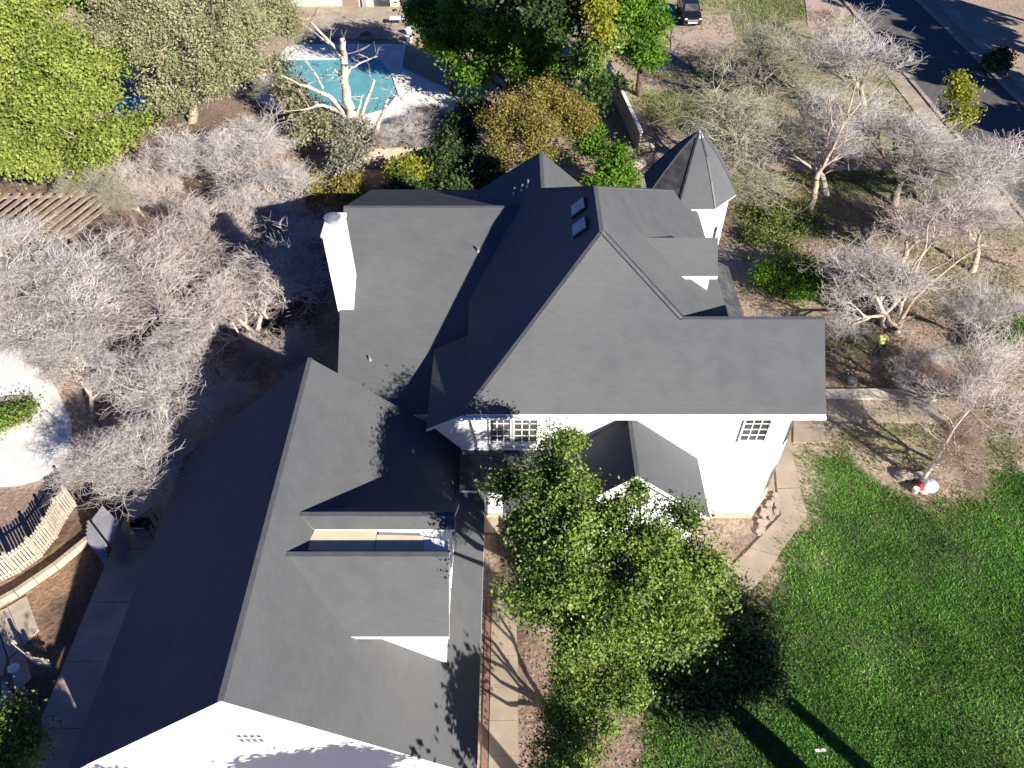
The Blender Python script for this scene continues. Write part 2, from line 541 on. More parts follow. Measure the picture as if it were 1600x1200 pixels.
b.inputs['Roughness'].default_value = 0.95
b.inputs['Specular IOR Level'].default_value = 0.1
at = nt.nodes.new('ShaderNodeAttribute'); at.attribute_name = 'soil'
tc = nt.nodes.new('ShaderNodeTexCoord')
nz = nt.nodes.new('ShaderNodeTexNoise'); nz.inputs['Scale'].default_value = 5; nz.inputs['Detail'].default_value = 9; nz.inputs['Roughness'].default_value = 0.7
nt.links.new(tc.outputs['Object'], nz.inputs['Vector'])
mr = nt.nodes.new('ShaderNodeMapRange'); mr.inputs['From Min'].default_value = .3; mr.inputs['From Max'].default_value = .7
mr.inputs['To Min'].default_value = .55; mr.inputs['To Max'].default_value = 1.4
nt.links.new(nz.outputs['Fac'], mr.inputs['Value'])
vm = nt.nodes.new('ShaderNodeVectorMath'); vm.operation = 'SCALE'
nt.links.new(at.outputs['Color'], vm.inputs[0]); nt.links.new(mr.outputs[0], vm.inputs['Scale'])
nt.links.new(vm.outputs[0], b.inputs['Base Color'])
bp = nt.nodes.new('ShaderNodeBump'); bp.inputs['Strength'].default_value = 0.9; bp.inputs['Distance'].default_value = 0.12
nt.links.new(nz.outputs['Fac'], bp.inputs['Height']); nt.links.new(bp.outputs['Normal'], b.inputs['Normal'])
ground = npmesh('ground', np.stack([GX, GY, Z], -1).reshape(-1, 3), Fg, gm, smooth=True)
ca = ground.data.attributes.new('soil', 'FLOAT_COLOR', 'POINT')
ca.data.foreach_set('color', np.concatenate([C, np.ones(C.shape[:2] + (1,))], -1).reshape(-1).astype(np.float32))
tag(ground, kind='structure')


# ---- paths and paving, each slab a piece
def paving(name, quads, m, thick=0.05, z=0.03, gap=0.02):
    root = bpy.data.objects.new(name, None)
    COL.objects.link(root)
    tag(root, kind='structure')
    for q in quads:
        c = (sum(p[0] for p in q) / len(q), sum(p[1] for p in q) / len(q))
        pts = []
        for p in q:
            d = math.hypot(p[0] - c[0], p[1] - c[1])
            k = 1 - gap / d
            pts.append((c[0] + (p[0] - c[0]) * k, c[1] + (p[1] - c[1]) * k))
        zz = z + rnd.uniform(0, 0.012)
        MB().prism(pts, -0.1, zz).build('slab', m, root)
    return root


def strip(Ls, Rs):
    return [[Ls[i], Rs[i], Rs[i + 1], Ls[i + 1]] for i in range(len(Ls) - 1)]


ys = [3.4 + 1.28 * i for i in range(10)] + [16.1]
paving('front_walkway', strip([(-0.86, y) for y in ys], [(0.24 if y < 14.8 else 0.24 - (y - 14.8) * .45, y) for y in ys]), CONC, gap=.008)
paving('side_walkway', [gp([(1205, 655), (1214, 763), (1250, 762), (1236, 700), (1236, 652)]),
                         gp([(1214, 764), (1220, 805), (1172, 856), (1216, 868), (1262, 805), (1250, 763)]),
                         gp([(1172, 857), (1090, 935), (1135, 962), (1190, 905), (1216, 869)])], CONC, gap=.006)
paving('entry_pad', [gp([(1240, 640), (1281, 640), (1296, 692), (1239, 692)])], CONC)
paving('street_walkway', strip(gp([(1230, 622), (1293, 616), (1345, 614), (1400, 617), (1450, 622), (1500, 628)]),
                               gp([(1235, 656), (1293, 657), (1350, 659), (1405, 661), (1470, 662), (1510, 664)])), CONC)
MB().prism(gp([(1285, 611), (1380, 610), (1440, 616), (1462, 628), (1440, 627), (1285, 624)]), 0, 0.16).build('path_kerb', mat('pale_concrete', (.55, .49, .4), (.46, .4, .32), 1.5, .9, .25, 30))
bpy.data.objects['path_kerb']['kind'] = 'structure'
dq = []
yy = 3.0
while yy < 28:
    dq.append([(-17.95, yy), (-13.6, yy), (-13.6, yy + 2.6), (-17.95, yy + 2.6)]); yy += 2.6
paving('driveway', dq + [gp([(296, 640), (420, 640), (440, 606), (340, 611)])], CONCG, gap=0.025)
paving('courtyard_paving', [gp(q) for q in ([(683, 742), (712, 738), (728, 768), (697, 772)], [(712, 738), (738, 735), (755, 765), (728, 768)],
                                            [(697, 772), (728, 768), (742, 797), (712, 800)], [(755, 800), (778, 800), (780, 834), (757, 832)])], CONCG)
MB().prism(gp([(1150, 250), (1215, 256), (1300, 257), (1430, 258), (1440, 266), (1300, 266), (1200, 266), (1150, 262)]), -0.05, 0.02).build('yard_path', PINKC)
bpy.data.objects['yard_path']['kind'] = 'structure'
MB().prism(gp([(1050, 32), (1085, 25), (1140, 22), (1150, 60), (1110, 88), (1048, 86)]), -0.05, 0.02).build('gravel_drive', PINKC)
bpy.data.objects['gravel_drive']['kind'] = 'structure'
MB().prism(gp([(1258, 0), (1300, -8), (1330, 20), (1300, 45), (1262, 40)]), -0.05, 0.018).build('gravel_yard', PINKC)
bpy.data.objects['gravel_yard']['kind'] = 'structure'
MB().prism(gp([(1243, 160), (1262, 149), (1290, 152), (1312, 166), (1330, 178), (1318, 192), (1290, 196), (1255, 184)]), -0.05, 0.02).build('dark_gravel_bed', mat('dark_gravel', (.05, .05, .055), (.09, .09, .095), 12, .95, .6))  # shadow of bare twigs on the ground, painted as a flat dark patch
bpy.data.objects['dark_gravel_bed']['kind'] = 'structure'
MB().prism([(-1.12, 3), (-0.89, 3), (-0.89, 16.4), (-1.12, 16.4)], -0.05, 0.02).build('brick_border', BRICKBED)
bpy.data.objects['brick_border']['kind'] = 'structure'
# white terrace on the left with its round bed
tp = [(-60, 500), (0, 512), (35, 530), (62, 570), (90, 610), (112, 660), (114, 700), (95, 725), (60, 750), (30, 758), (-60, 765)]
MB().prism(gp(tp), -0.1, 0.04).build('terrace', CONCW)
bpy.data.objects['terrace']['kind'] = 'structure'
# street
road = MB().prism([(35.2, 40), (42.6, 40), (41.2, 130), (34.0, 130)], -0.1, 0.012).build('road', ASPH); road['kind'] = 'structure'
kb = MB()
kb.prism([(42.6, 40), (42.95, 40), (41.55, 130), (41.2, 130)], -0.1, 0.14)
kb.prism([(34.85, 40), (35.2, 40), (34.0, 130), (33.65, 130)], -0.1, 0.14)
kb.build('kerb', CONCG)['kind'] = 'structure'
paving('pavement', [[(33.0, 44 + 2 * i), (34.83, 44 + 2 * i), (34.83, 46 + 2 * i), (33.0, 46 + 2 * i)] for i in range(14)] +
       [[(43.6, 44 + 3 * i), (45.0, 44 + 3 * i), (45.0, 47 + 3 * i), (43.6, 47 + 3 * i)] for i in range(16)], CONCG)
fy = MB().prism([(45.2, 88.3), (75, 84), (75, 87), (45, 91.5)], -0.1, 0.03).build('far_driveway', CONCG); fy['kind'] = 'structure'

# ---- pool and its deck
pool = gp([(432, 108), (447, 94), (593, 93), (612, 118), (622, 148), (604, 172), (560, 184), (470, 176), (436, 140)])
deck = gp([(392, 132), (430, 96), (452, 71), (634, 70), (628, 108), (700, 140), (724, 160), (694, 182), (640, 186), (600, 200), (500, 196), (400, 160)])
cxp, cyp = sum(p[0] for p in pool) / len(pool), sum(p[1] for p in pool) / len(pool)
# deck is a ring round the pool
nR = 48
def polar(poly, ang):
    d = Vector((math.cos(ang), math.sin(ang)))
    best = 0
    for i in range(len(poly)):
        a = Vector(poly[i]) - Vector((cxp, cyp)); b_ = Vector(poly[(i + 1) % len(poly)]) - Vector((cxp, cyp))
        e = b_ - a
        den = d.x * e.y - d.y * e.x
        if abs(den) < 1e-9: continue
        t = (a.x * e.y - a.y * e.x) / den; u = (a.x * d.y - a.y * d.x) / den
        if t > 0 and -1e-6 <= u <= 1 + 1e-6: best = max(best, t)
    return (cxp + d.x * best, cyp + d.y * best)
inn = [polar(pool, 2 * math.pi * i / nR) for i in range(nR)]
out = [polar(deck, 2 * math.pi * i / nR) for i in range(nR)]
dk = MB(); wt = MB()
for i in range(nR):
    j = (i + 1) % nR
    dk.prism([inn[i], out[i], out[j], inn[j]], -0.1, 0.10)
    dk.f.pop  # ring pieces butt each other
o = dk.build('pool_deck', CONCW); o['kind'] = 'structure'
o = MB().prism(inn, -0.05, 0.05).build('pool_water', WATER); o['kind'] = 'structure'
cop = thing('pool_coping', 'pale raised coping round the turquoise pool', 'coping')
for i in range(nR):
    j = (i + 1) % nR
    a, b_ = Vector(inn[i]), Vector(inn[j])
    c0 = Vector((cxp, cyp))
    MB().prism([tuple(a), tuple(a + (a - c0).normalized() * .35), tuple(b_ + (b_ - c0).normalized() * .35), tuple(b_)], 0.1, 0.14).build('coping_stone', CONCW, cop)
paving('patio', [[(x, y), (x + 2.4, y), (x + 2.4, y + 2.4), (x, y + 2.4)] for x in np.arange(-19.8, -9.6, 2.4) for y in np.arange(74.3, 82, 2.4)], CONCG, z=0.06)


# ------------------------------------------------------------------ windows
def window(parent, x0, x1, z0, z1, y, nx_, nz_, depth=0.08):
    """window in a wall that faces -y; frame (> muntin, pane)"""
    w = MB()
    t = 0.07
    w.box(x0 - t, x1 + t, y - depth, y - 0.004, z1, z1 + t).box(x0 - t, x1 + t, y - depth - .03, y - 0.004, z0 - t, z0)
    w.box(x0 - t, x0, y - depth, y - 0.004, z0, z1).box(x1, x1 + t, y - depth, y - 0.004, z0, z1)
    fr = w.build('window', TRIM, parent)
    for i in range(nx_):
        for k in range(nz_):
            a = x0 + (x1 - x0) * i / nx_; b2 = x0 + (x1 - x0) * (i + 1) / nx_
            c = z0 + (z1 - z0) * k / nz_; d = z0 + (z1 - z0) * (k + 1) / nz_
            MB().box(a + .02, b2 - .02, y - 0.03, y - 0.006, c + .02, d - .02).build('pane', GLASS, fr)
    mb = MB()
    for i in range(1, nx_):
        a = x0 + (x1 - x0) * i / nx_
        mb.box(a - .02, a + .02, y - .055, y - .005, z0, z1)
    for k in range(1, nz_):
        c = z0 + (z1 - z0) * k / nz_
        mb.box(x0, x1, y - .052, y - .0052, c - .02, c + .02)
    if mb.v: mb.build('muntin', TRIM, fr)
    return fr


# ------------------------------------------------------------------ main house
house = thing('main_house', 'large white two storey house with dark grey hipped roof, dormer and corner tower', 'house', (5, 25, 0))
SWc = (-1.91, 20.0, 7.51); PK = (3.5, 25.1, 12.49); PKN = (3.5, 28.33, 12.49)
WR0 = (6.6, 22.68, 10.13); WR1 = (12.2, 22.68, 10.13)
ER0 = (1.43, 31.23, 10.58); ER1 = (1.5, 34.6, 10.64)
NW = (-1.91, 35.9, 7.51); NE = (9.38, 35.1, 8.03)
slab('roof_slope', [SWc, (12.27, 20.0, 7.51), WR1, WR0, PK], house)
slab('roof_slope', [SWc, PK, PKN, ER0, (1.43, 34.6, 10.58), NW][::-1], house)
slab('roof_slope', [PK, WR0, (9.38, 24.84, 8.03), NE, PKN], house)
slab('roof_slope', [PKN, NE, NW], house)
slab('roof_slope', [ER0, (4.9, 31.4, 7.5), (4.9, 34.6, 7.5), (1.43, 34.6, 10.58)], house)
slab('roof_slope', [WR0, (9.38, 24.84, 8.03), (9.38, 25.36, 7.51), (12.2, 25.36, 7.51), WR1][::-1], house)
for a, b_ in ((PK, PKN), (SWc, PK), (PK, WR0), (WR0, WR1), (PKN, NE), (PKN, ER0), (ER0, (1.43, 34.6, 10.58))):
    cap('ridge_cap', a, b_, house)
# west wing
D0 = 31.2; DZ = 9.62; DE = 22.1; DEZ = 5.14
slab('roof_slope', [(-7.58, DE, DEZ), (-2.0, DE, DEZ), (-1.95, 26.93, 7.51), (0.38, D0, DZ), (-7.94, D0, DZ)], house)
slab('roof_slope', [(-7.94, D0, DZ), (0.38, D0, DZ), (-1.95, 35.5, 7.5), (-1.95, 38.2, 6.2), (-7.94, 38.2, 6.2)], house)
cap('ridge_cap', (-7.94, D0, DZ), (0.4, D0, DZ), house)
# catslide at the south west corner
slab('roof_slope', [(-3.42, 20.0, 6.62), (-1.86, 20.0, 7.49), (-1.86, 24.6, 7.49), (-3.42, 24.6, 6.62)], house, t=0.16)
# walls
yF = 20.32
MB().prism([(-1.6, yF), (11.04, yF), (11.95, 21.45), (11.95, 25.0), (9.1, 25.0), (9.1, 34.8), (-1.6, 34.8)], 0.35, 7.36).build('wall', WHITE, house)
MB().prism([(-1.64, yF - .04), (11.06, yF - .04), (11.99, 21.43), (11.99, 25.04), (9.14, 25.04), (9.14, 34.84), (-1.64, 34.84)], -0.1, 0.35).build('foundation', FOUND, house)
MB().prism([(-7.35, 22.6), (-1.65, 22.6), (-1.65, 37.9), (-7.35, 37.9)], 0, 5.1).build('wall', WHITE, house)
MB().ext([(-7.5, 22.7, 5.0), (-7.5, 37.9, 5.85), (-7.5, D0, 9.35)], (0.2, 0, 0)).build('gable_wall', WHITE, house)
MB().ext([(11.75, 20.32, 7.37), (11.75, 25.1, 7.37), (11.75, 22.68, 9.8)], (0.2, 0, 0)).build('gable_wall', WHITE, house)
MB().ext([(-3.3, yF, 6.52), (-2.12, yF, 5.0), (-1.6, yF, 5.0), (-1.6, yF, 7.35), (-1.95, yF, 7.3)], (0, 0.15, 0)).build('gable_wall', WHITE, house)
# board at the foot of the upper storey and dark-shingled lean-to below it
slab('porch_roof', [(-2.15, 18.75, 4.2), (1.5, 18.75, 4.2), (1.5, yF - .02, 4.95), (-2.15, yF - .02, 4.95)], house, ROOFD, 0.14)
MB().box(-2.1, 1.5, yF - .06, yF - .003, 4.97, 5.12).build('trim_board', TRIM, house)
for x in (-2.0, -0.4, 1.2):
    MB().box(x, x + .14, 18.85, 18.99, 0, 4.05).build('porch_post', TRIM, house)
# eaves fascia with gutter along the south
MB().box(-1.95, 12.3, 19.9, 19.995, 7.27, 7.42).build('gutter', TRIM, house)
a = PY(766, 651, yF); c = PY(797, 690, yF)
window(house, a.x, c.x, c.z + .05, min(a.z, 7.1), yF, 3, 4)
a = PY(804, 651, yF); c = PY(838, 690, yF)
window(house, a.x, c.x, c.z + .05, min(a.z, 7.1), yF, 3, 4)
a = PY(1163, 652, yF); c = PY(1192, 687, yF)
window(house, 9.35 + 0.0, 10.35, c.z, min(a.z, 7.05), yF, 3, 4)
# narrow windows on the angled bay
p0 = Vector((11.04, yF)); p1 = Vector((11.95, 21.45)); dv = (p1 - p0); nn = Vector((dv.y, -dv.x)).normalized()
for z0, z1 in ((4.7, 6.4), (1.3, 3.1)):
    w0 = p0 + dv * .25 + nn * .005; w1 = p0 + dv * .75 + nn * .005
    wf = MB().ext([(w0.x, w0.y, z0), (w1.x, w1.y, z0), (w1.x, w1.y, z1), (w0.x, w0.y, z1)], (nn.x * .05, nn.y * .05, 0)).build('window', TRIM, house)
    for k in range(3):
        h0 = z0 + .06 + (z1 - z0 - .06) * k / 3; h1 = h0 + (z1 - z0) / 3 - .08
        for s0, s1 in ((.3, .49), (.51, .7)):
            u0 = p0 + dv * s0 + nn * .057; u1 = p0 + dv * s1 + nn * .057
            MB().ext([(u0.x, u0.y, h0), (u1.x, u1.y, h0), (u1.x, u1.y, h1), (u0.x, u0.y, h1)], (nn.x * .02, nn.y * .02, 0)).build('pane', GLASS, wf)
# front gable wing
FR = 7.1; FE = 4.35; fy0 = 17.3
slab('roof_slope', [(4.65, fy0, FR), (7.85, fy0, FE), (7.85, yF - .01, FE), (4.65, yF - .01, FR)], house)
slab('roof_slope', [(4.65, fy0, FR), (4.65, yF - .01, FR), (1.55, yF - .01, FE), (1.55, fy0, FE)], house)
cap('ridge_cap', (4.65, fy0, FR), (4.65, yF - .02, FR), house)
MB().prism([(1.95, fy0 + .35), (7.45, fy0 + .35), (7.45, yF - .003), (1.95, yF - .003)], 0, 4.4).build('wall', WHITE, house)
MB().ext([(1.95, fy0 + .35, 4.4), (7.45, fy0 + .35, 4.4), (4.65, fy0 + .35, 6.82)], (0, .15, 0)).build('gable_wall', WHITE, house)
window(house, 5.6, 6.7, 1.2, 2.9, fy0 + .35, 3, 4)
window(house, 2.7, 3.8, 1.2, 2.9, fy0 + .35, 3, 4)
# east dormer
eD = lambda x: 12.49 - (x - 3.5) * .7585
dz, dy = 10.86, 27.0
dorm = MB().box(7.6, 8.45, 26.2, 27.85, 8.2, 9.75).build('dormer', WHITE, house)
MB().ext([(8.46, 26.0, 9.72), (8.46, 28.0, 9.72), (8.46, dy, dz - .2)], (-.15, 0, 0)).build('dormer_gable', WHITE, dorm)
MB().ext([(6.6, 26.15, eD(6.6) - .2), (8.47, 26.15, eD(8.45) - .2), (8.47, 26.15, 9.65), (6.9, 26.15, 9.65)], (0, .15, 0)).build('cheek_wall', WHITE, dorm)
slab('dormer_slope', [(5.65, dy, dz), (7.15, 25.85, 9.71), (8.7, 25.85, 9.71), (8.7, dy, dz)], dorm, t=.16)
slab('dormer_slope', [(5.65, dy, dz), (8.7, dy, dz), (8.7, 28.15, 9.71), (7.15, 28.15, 9.71)], dorm, t=.16)
# east lean-to
slab('porch_roof', [(9.15, 24.9, 4.6), (12.25, 25.4, 3.2), (12.25, 35.0, 3.2), (9.15, 35.6, 4.6)], house, ROOFD, .14)
for y in (26.2, 29.2, 32.0, 34.6):
    MB().box(11.85, 12.0, y, y + .15, 0, 3.25).build('porch_post', TRIM, house)
# flashing seam on the main hip
cap('flashing', (3.62, 25.16, 12.44), (6.7, 22.78, 10.1), house, .09, DARKM)
# chimney
Dn = Vector((0, -(DZ - DEZ), D0 - DE)).normalized()
q = PPL(553, 484, (0, D0, DZ), Dn)
cy0 = q.y; tp_ = PY(534, 367, cy0); cz = tp_.z
cxr = q.x; cxl = P(503, 367, cz).x; cyb = P(543, 333, cz).y
ch = MB().box(cxl, cxr, cy0, cyb, 4.5, cz - .12).build('chimney', STUCCO, house)
MB().box(cxl - .05, cxr + .05, cy0 - .05, cyb + .05, cz - .12, cz).build('chimney_crown', STUCCO, ch)
cc = ((cxl + cxr) / 2 - .05, (cy0 + cyb) / 2 + .15)
fl_ = MB().cyl(cc, .24, .24, cz, cz + .22, 20).cyl(cc, .36, .1, cz + .24, cz + .34, 20)
fl_.build('chimney_cowl', METAL, ch)
# skylights, vents
Wn = Vector((-(12.49 - 7.51), 0, 3.5 + 1.91)).normalized()
uu = Vector((3.5 + 1.91, 0, 12.49 - 7.51)).normalized()
for px, py in ((905, 326), (907, 357)):
    c = PPL(px, py, SWc, Wn)
    v = Vector((0, 1, 0))
    f_ = MB().ext([c + uu * a * .36 + v * b2 * .42 for a, b2 in ((-1, -1), (1, -1), (1, 1), (-1, 1))], tuple(Wn * .12), 0).build('skylight', DARKM, house)
    MB().ext([c + Wn * .125 + uu * a * .3 + v * b2 * .36 for a, b2 in ((-1, -1), (1, -1), (1, 1), (-1, 1))], tuple(Wn * .015)).build('skylight_pane', SKYG, f_)
for px, py, pl, h_ in ((825, 291, (SWc, Wn), .45), (816, 297, (SWc, Wn), .4), (804, 303, (SWc, Wn), .45), (747, 393, ((0, D0, DZ), Dn), .35), (578, 562, ((0, D0, DZ), Dn), .25)):
    c = PPL(px, py, *pl)
    MB().cyl((c.x, c.y), .045, .045, c.z - .05, c.z + h_ * .8, 10).cyl((c.x, c.y), .1, .05, c.z - .03, c.z + .1, 10).build('vent_pipe', METAL, house)
# tower
tc_ = (9.19, 35.1); tz = 8.47; az = 11.45
def octo(r, z, off=math.pi / 8):
    return [Vector((tc_[0] + r * math.cos(off + math.pi / 4 * i), tc_[1] + r * math.sin(off + math.pi / 4 * i), z)) for i in range(8)]
MB().prism([(p.x, p.y) for p in octo(2.12, 0)], 0, tz - .05).build('tower_wall', WHITE, house)
prof = [(2.42, tz), (1.72, tz + 1.05), (0.95, tz + 2.05), (0.0, az)]
rings = [octo(r, z) for r, z in prof[:-1]]
apex = Vector((tc_[0], tc_[1], az))
tr = MB().prism([(p.x, p.y) for p in octo(2.4, 0)], tz - .17, tz - .005).build('tower_roof', TRIM, house)
for i in range(8):
    j = (i + 1) % 8
    b_ = MB()
    for k in range(2):
        b_.ext([rings[k][i], rings[k][j], rings[k + 1][j], rings[k + 1][i]], (0, 0, -.06))
    b_.ext([rings[2][i], rings[2][j], apex], (0, 0, -.06))
    b_.build('tower_roof_panel', ROOFD if i in (4,) else ROOF, tr)
    cb = MB()
    for k in range(2):
        cb.bar(rings[k][i], rings[k + 1][i], .09, .05)
    cb.bar(rings[2][i], apex, .09, .05)
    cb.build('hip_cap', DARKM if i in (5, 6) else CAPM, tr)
MB().cyl(tc_, .3, .0, az - .28, az + .06, 8).build('finial_cap', METAL, tr)
# tower windows (narrow, on the two faces seen)
for i in (4, 5, 6, 7):
    o8 = octo(2.13, 0)
    a, b_ = o8[i], o8[(i + 1) % 8]
    n_ = ((a + b_) / 2 - Vector((tc_[0], tc_[1], 0))).normalized()
    for z0 in (5.4,):
        u0 = a.lerp(b_, .38) + n_ * .01; u1 = a.lerp(b_, .62) + n_ * .01
        wf = MB().ext([(u0.x, u0.y, z0), (u1.x, u1.y, z0), (u1.x, u1.y, z0 + 1.5), (u0.x, u0.y, z0 + 1.5)], tuple(n_ * .04)).build('window', TRIM, house)
        for s0, s1 in ((.41, .49), (.51, .59)):
            u0 = a.lerp(b_, s0) + n_ * .052; u1 = a.lerp(b_, s1) + n_ * .052
            MB().ext([(u0.x, u0.y, z0 + .08), (u1.x, u1.y, z0 + .08), (u1.x, u1.y, z0 + 1.42), (u0.x, u0.y, z0 + 1.42)], tuple(n_ * .02)).build('pane', GLASS, wf)

# ------------------------------------------------------------------ annexe (left building)
ann = thing('gabled_annexe', 'long white annexe with steep dark grey gable roof and twin side dormers', 'building', (-8, 15, 0))
RX, RZ, EZ = -7.9, 9.0, 2.9
XL, XR, Y0, Y1 = -14.66, -1.15, 8.28, 21.62
slab('roof_slope', [(RX, Y0, RZ), (XR, Y0, EZ), (XR, Y1, EZ), (RX, Y1, RZ)], ann)
slab('roof_slope', [(RX, Y0, RZ), (RX, Y1, RZ), (XL, Y1, EZ), (XL, Y0, EZ)], ann)
cap('ridge_cap', (RX, Y0, RZ), (RX, Y1, RZ), ann)
MB().prism([(-14.2, 8.65), (-1.62, 8.65), (-1.62, 19.9), (-1.62, 21.2), (-14.2, 21.2)], 0, 2.95).build('wall', WHITE, ann)
for y in (8.65, 21.0):
    MB().ext([(-14.2, y, 2.95), (-1.62, y, 2.95), (RX, y, 8.66)], (0, .2, 0)).build('gable_wall', WHITE, ann)
a = PY(362, 1139, 8.65); c = PY(416, 1158, 8.65)
window(ann, a.x, c.x, c.z, c.z + .75, 8.65, 4, 2)
rs = lambda x: RZ - (x - RX) * (RZ - EZ) / (XR - RX)
# first dormer
r1 = 8.3
d1 = MB().box(-4.5, -2.35, 14.35, 15.9, 5.2, 6.9).build('dormer', WHITE, ann)
slab('dormer_slope', [(-7.13, 14.8, r1), (-6.65, 14.42, 7.96), (-1.92, 14.42, 7.96), (-1.92, 14.8, r1)], d1, t=.12)
slab('dormer_slope', [(-7.13, 14.8, r1), (-1.92, 14.8, r1), (-1.92, 16.3, 6.8), (-5.4, 16.3, 6.8)], d1, t=.14)
MB().ext([(-2.25, 14.4, 4.1), (-2.25, 16.0, 4.1), (-2.25, 16.0, 6.85), (-2.25, 14.85, 8.05), (-2.25, 14.4, 7.7)], (-.12, 0, 0)).build('dormer_gable', WHITE, d1)
MB().ext([(-6.85, 13.5, 7.93), (-4.55, 13.5, 7.93), (-4.55, 14.4, 7.93), (-6.65, 14.4, 7.93)], (0, 0, -.08)).build('sheathing_panel', PLY, d1)
MB().ext([(-4.53, 13.5, 7.925), (-2.95, 13.5, 7.925), (-2.95, 14.2, 7.925), (-4.53, 14.24, 7.925)], (0, 0, -.08)).build('sheathing_panel', PLY, d1)
MB().ext([(-2.93, 13.5, 7.9), (-2.1, 13.5, 7.84), (-2.1, 14.1, 7.84), (-2.93, 14.16, 7.9)], (0, 0, -.08)).build('sheathing_panel', TRIM, d1)
MB().box(-4.5, -2.36, 13.6, 14.5, 5.2, 7.8).build('filler_wall', WHITE, d1)
cap('ridge_cap', (-7.13, 14.8, r1), (-1.92, 14.8, r1), d1)
# second dormer
r2 = 8.4
d2 = MB().box(-4.5, -2.3, 11.66, 14.2, 4.6, 6.4).build('dormer', WHITE, ann)
slab('dormer_slope', [(-7.24, 13.2, r2), (-5.2, 11.3, 6.55), (-2.02, 11.3, 6.55), (-2.02, 13.2, r2)], d2, t=.16)
slab('dormer_slope', [(-7.24, 13.2, r2), (-2.02, 13.2, r2), (-2.02, 13.62, 7.95), (-6.85, 13.62, 7.95)], d2, t=.12)
MB().ext([(-5.2, 11.6, 6.3), (-2.3, 11.6, rs(-2.3) - .05), (-2.3, 11.6, 6.6), (-5.2, 11.6, 6.6)], (0, .12, 0)).build('cheek_wall', WHITE, d2)
MB().ext([(-2.28, 11.62, 3.9), (-2.28, 14.3, 3.9), (-2.28, 14.3, 7.2), (-2.28, 13.2, 8.1), (-2.28, 11.62, 6.6)], (-.12, 0, 0)).build('dormer_gable', WHITE, d2)
cap('ridge_cap', (-7.24, 13.2, r2), (-2.02, 13.2, r2), d2)
#@@PART2@@
# ------------------------------------------------------------------ vegetation builders
def leaves(name, m, blobs, n, size, parent, seed, flat=0.5, clump=0.33, hollow=0.62, per=85, split=6):
    """thousands of single leaves gathered in clumps through the crown"""
    r = np.random.default_rng(seed)
    if split and len(blobs[0]) == 4:      # each bough breaks up into a core and smaller boughs round it
        nb_ = []
        for x, y, z, q in blobs:
            nb_.append((x, y, z, q * .55))
            for _ in range(split):
                d = r.normal(size=3); d[2] = abs(d[2]) * .8 - .2; d /= np.linalg.norm(d)
                k_ = q * r.uniform(.45, .85)
                nb_.append((x + d[0] * k_, y + d[1] * k_, z + d[2] * k_ * .8, q * r.uniform(.22, .42)))
        blobs = nb_
    B = np.array(blobs, float)
    if B.shape[1] == 4: B = np.concatenate([B, B[:, 3:4], B[:, 3:4] * 0.8], 1)[:, [0, 1, 2, 3, 4, 5]]
    w = B[:, 3] * B[:, 4]; w = w / w.sum()
    nc = max(30, n // per)
    bi = r.choice(len(B), nc, p=w)
    d = r.normal(size=(nc, 3)); d[:, 2] = d[:, 2] * .9 + .25
    d /= np.linalg.norm(d, axis=1)[:, None]
    rad = hollow + (1.08 - hollow) * r.random(nc) ** .6
    lump = 0.82 + 0.4 * r.random(nc)
    cc_ = B[bi, :3] + d * (rad * lump)[:, None] * B[bi, 3:6]
    ci = r.integers(0, nc, n)
    cs = clump * (0.5 + r.random(nc))
    pos = cc_[ci] + r.normal(size=(n, 3)) * cs[ci][:, None] * np.array((1, 1, .75))
    pos[:, 2] = np.maximum(pos[:, 2], .08)
    nr = r.normal(size=(n, 3)) + d[ci] * .7 + np.array((0, 0, flat))
    nr /= np.linalg.norm(nr, axis=1)[:, None]
    t = np.cross(nr, r.normal(size=(n, 3))); t /= np.linalg.norm(t, axis=1)[:, None]
    u = np.cross(nr, t)
    s = size * (0.55 + .9 * r.random(n))[:, None]
    V = np.stack([pos - t * s, pos + u * s * .55 + nr * s * .12, pos + t * s, pos - u * s * .55 + nr * s * .12], 1).reshape(-1, 3)
    Fq = np.arange(n * 4).reshape(n, 4)
    tint = np.repeat(np.clip(r.random(n) ** 1.4 * .6 + .42 * r.random(nc)[ci] + (r.random(n) > .965) * .35, 0, 1.4), 4)  # a few leaves turn paler: sun flecks painted into the tint
    return npmesh(name, V, Fq, m, parent, tint)


def tubes(name, segs, m, parent, k=3):
    """segs: (n,8) p0 p1 r0 r1"""
    S = np.asarray(segs, float)
    p0, p1, r0, r1 = S[:, :3], S[:, 3:6], S[:, 6], S[:, 7]
    d = p1 - p0; d /= (np.linalg.norm(d, axis=1)[:, None] + 1e-9)
    a = np.cross(d, np.array((.31, .17, .93))); a /= (np.linalg.norm(a, axis=1)[:, None] + 1e-9)
    b_ = np.cross(d, a)
    n = len(S)
    V = np.zeros((n, 2, k, 3))
    for i in range(k):
        t = 2 * math.pi * i / k
        o = a * math.cos(t) + b_ * math.sin(t)
        V[:, 0, i] = p0 + o * r0[:, None]; V[:, 1, i] = p1 + o * r1[:, None]
    base = np.arange(n)[:, None] * 2 * k
    Q = []
    for i in range(k):
        j = (i + 1) % k
        Q.append(np.stack([base[:, 0] + i, base[:, 0] + j, base[:, 0] + k + j, base[:, 0] + k + i], 1))
    return npmesh(name, V.reshape(-1, 3), np.concatenate(Q), m, parent, smooth=k > 4)


def wob(p, q, r0, r1, n, amt, rr, out):
    """a bent limb in n pieces"""
    p = Vector(p); q = Vector(q); last = p; lr = r0
    for i in range(1, n + 1):
        t = i / n
        c = p.lerp(q, t) + (Vector((rr.gauss(0, 1), rr.gauss(0, 1), rr.gauss(0, .6))) * amt if i < n else Vector())
        r = r0 + (r1 - r0) * t
        out.append((*last, *c, lr, r)); last = c; lr = r
    return out


